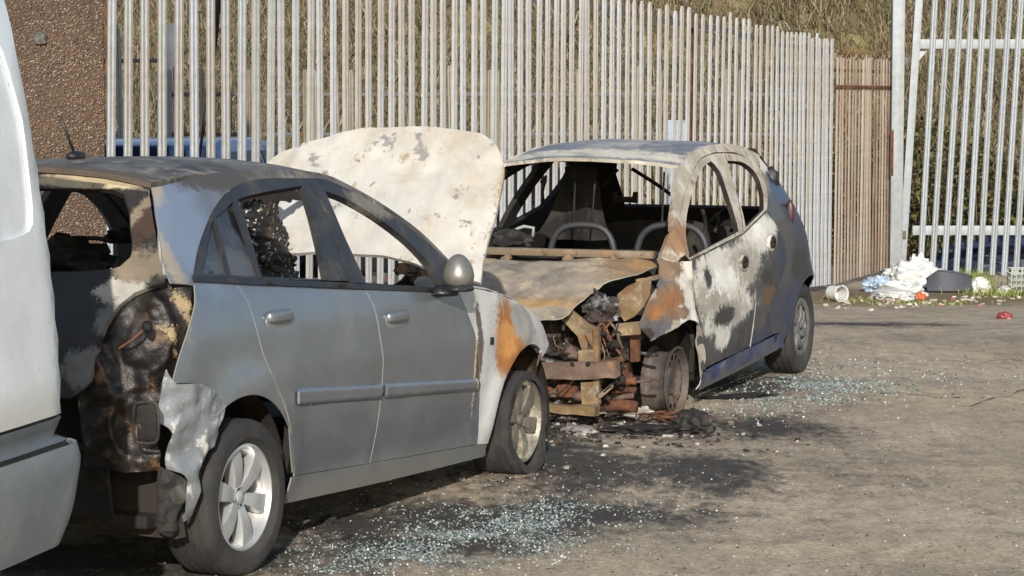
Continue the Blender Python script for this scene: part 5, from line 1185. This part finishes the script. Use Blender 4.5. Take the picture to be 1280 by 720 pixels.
far_ = cloud([(1030, 482, 600, .10, .10), (990, 497, 400, .12, .09)]) + cloud([(1035, 480, 1300, .20, .28), (985, 500, 900, .22, .22), (1060, 468, 500, .4, .5), (1130, 462, 350, .5, .7), (1000, 455, 300, .3, .3), (940, 515, 300, .2, .2), (1080, 490, 300, .4, .3)])
V, F = chips(far_, .004, .010, .8)
tag(mesh('shattered_glass', V, F, MGC, smooth=False), 'shattered greenish safety glass near the city car rear wheel', 'broken glass', kind='stuff')
sp = []
for i in range(1700):
    px, py = random.uniform(330, 1300), 375+350*random.random()**.8; g = ground(px, py); sp.append((g.x, g.y))
V, F = chips(sp, .003, .008, .6)
tag(mesh('loose_grit', V, F, island_mat('grit', ['#4d463e', '#8b8272', '#a39a8a', '#2f2b27', '#6f6556', '#c2bbae', '#544c42', '#3a352f']), smooth=False), 'loose pale and dark grit scattered over the asphalt', 'grit', kind='stuff')
V, F = chips(cloud([(700, 530, 420, .3, .2), (760, 524, 420, .3, .2), (820, 536, 300, .25, .15), (680, 545, 200, .2, .2), (740, 550, 260, .5, .25), (640, 590, 80, .2, .1)]), .005, .026, .5)
tag(mesh('fire_debris', V, F, island_mat('debris_colours', ['#1a1816', '#3a3631', '#6d685e', '#24211e', '#2d2723', '#b5b0a5', '#2a2521', '#5a4636', '#151312', '#302c28']), smooth=False), 'black and ash white fire debris under the city car front', 'debris', kind='stuff')
junk('charred_lump', 'black charred lump lying beside the city car front wheel', 'debris', 866, 540, (.10, .08, .075), MSOOT2, 41, .35, 2)
junk('melted_plastic_sheet', 'flat black melted plastic strip on ground beneath the rusted front', 'debris', 815, 541, (.24, .10, .025), MSOOT2, 44, .5, 3)
junk('ash_flake', 'white ash flake standing under the ochre crossmember', 'ash', 762, 517, (.05, .03, .07), MASH, 47, .5)
junk('ash_flake', 'broad pale ash flake lying flat before the city car', 'ash', 726, 540, (.16, .07, .018), MASH, 49, .5)
junk('ash_flake', 'white ash heap beside the burnt inner front wheel', 'ash', 800, 523, (.09, .05, .035), MASH, 53, .6)
junk('dark_strip', 'thin black plastic strip on the ground by city car sill', 'debris', 925, 497, (.22, .09, .012), MSOOT2, 57, .5, 3)
junk('charred_scrap', 'small charred scrap on the ground beside the hatchback sill', 'debris', 412, 657, (.035, .025, .018), MSOOT2, 59, .5)
junk('charred_scrap', 'thin dark scrap lying before the hatchback rear wheel glass', 'debris', 434, 675, (.05, .015, .008), MSOOT2, 61, .5)
# rusty tyre wires round the bare front wheel
g = ground(846, 528); cw = thing('tyre_wires', 'rusty steel wires left from the burnt tyre around the bare wheel', 'wire', (g.x, g.y, gzz(g.x, g.y)))
for i in range(26):
    R_ = random.uniform(.08, .17); a0 = random.uniform(0, 6.28); px_ = Vector((random.gauss(0, .05), random.gauss(0, .05), 0))
    tube('wire', [px_+Vector((R_*math.cos(a0+t), .6*R_*math.sin(a0+t), .012+.03*abs(math.sin(t*1.3+i)))) for t in np.linspace(0, random.uniform(1.5, 3.5), 6)], .003, MRUST, cw, 4)
# cracks in the asphalt as thin dark grooves
for (pts, lb) in (([(1212, 508), (1225, 503), (1245, 497), (1262, 496), (1275, 489), (1300, 490)], 'dark crack running across the asphalt towards the gate side'), ([(1100, 492), (1140, 493), (1172, 497), (1200, 497)], 'fine dark crack in asphalt beyond the far glass'), ([(1230, 452), (1262, 450), (1310, 456)], 'fine dark crack in asphalt near the red can'), ([(455, 642), (480, 650), (515, 655)], 'short dark crack in asphalt beside the hatchback doors')):
    P = [ground(*p) for p in pts]; P = [Vector(q) for q in catmull([tuple(p) for p in P], .06)]; V, F = [], []
    for i, p in enumerate(P):
        w_ = random.uniform(.002, .010); k = len(V); V += [(p.x, p.y-w_*1.6+random.gauss(0, .008), gzz(p.x, p.y)+.004), (p.x, p.y+w_*1.6, gzz(p.x, p.y)+.004)]
        if i: F.append((k-2, k, k+1, k-1))
    tag(mesh('asphalt_crack', V, F, mat('crack_dark', '#453f37', .95, 0, (), None, .3), smooth=False), kind='structure')

GR = {'rubbish_bag': 'rubbish bags dumped at the gate', 'foam_chunk': 'foam pieces at the gate foot', 'ash_flake': 'ash flakes under the city car', 'charred_scrap': 'charred scraps beside the hatchback', 'parked_': 'cars parked behind the fences', 'burnt_': 'burnt-out cars in the yard'}
for o in C.objects:
    if o.parent is None and 'category' in o and 'kind' not in o and o.name != 'parked_van':
        for k, g in GR.items():
            if o.name.startswith(k): o['group'] = g
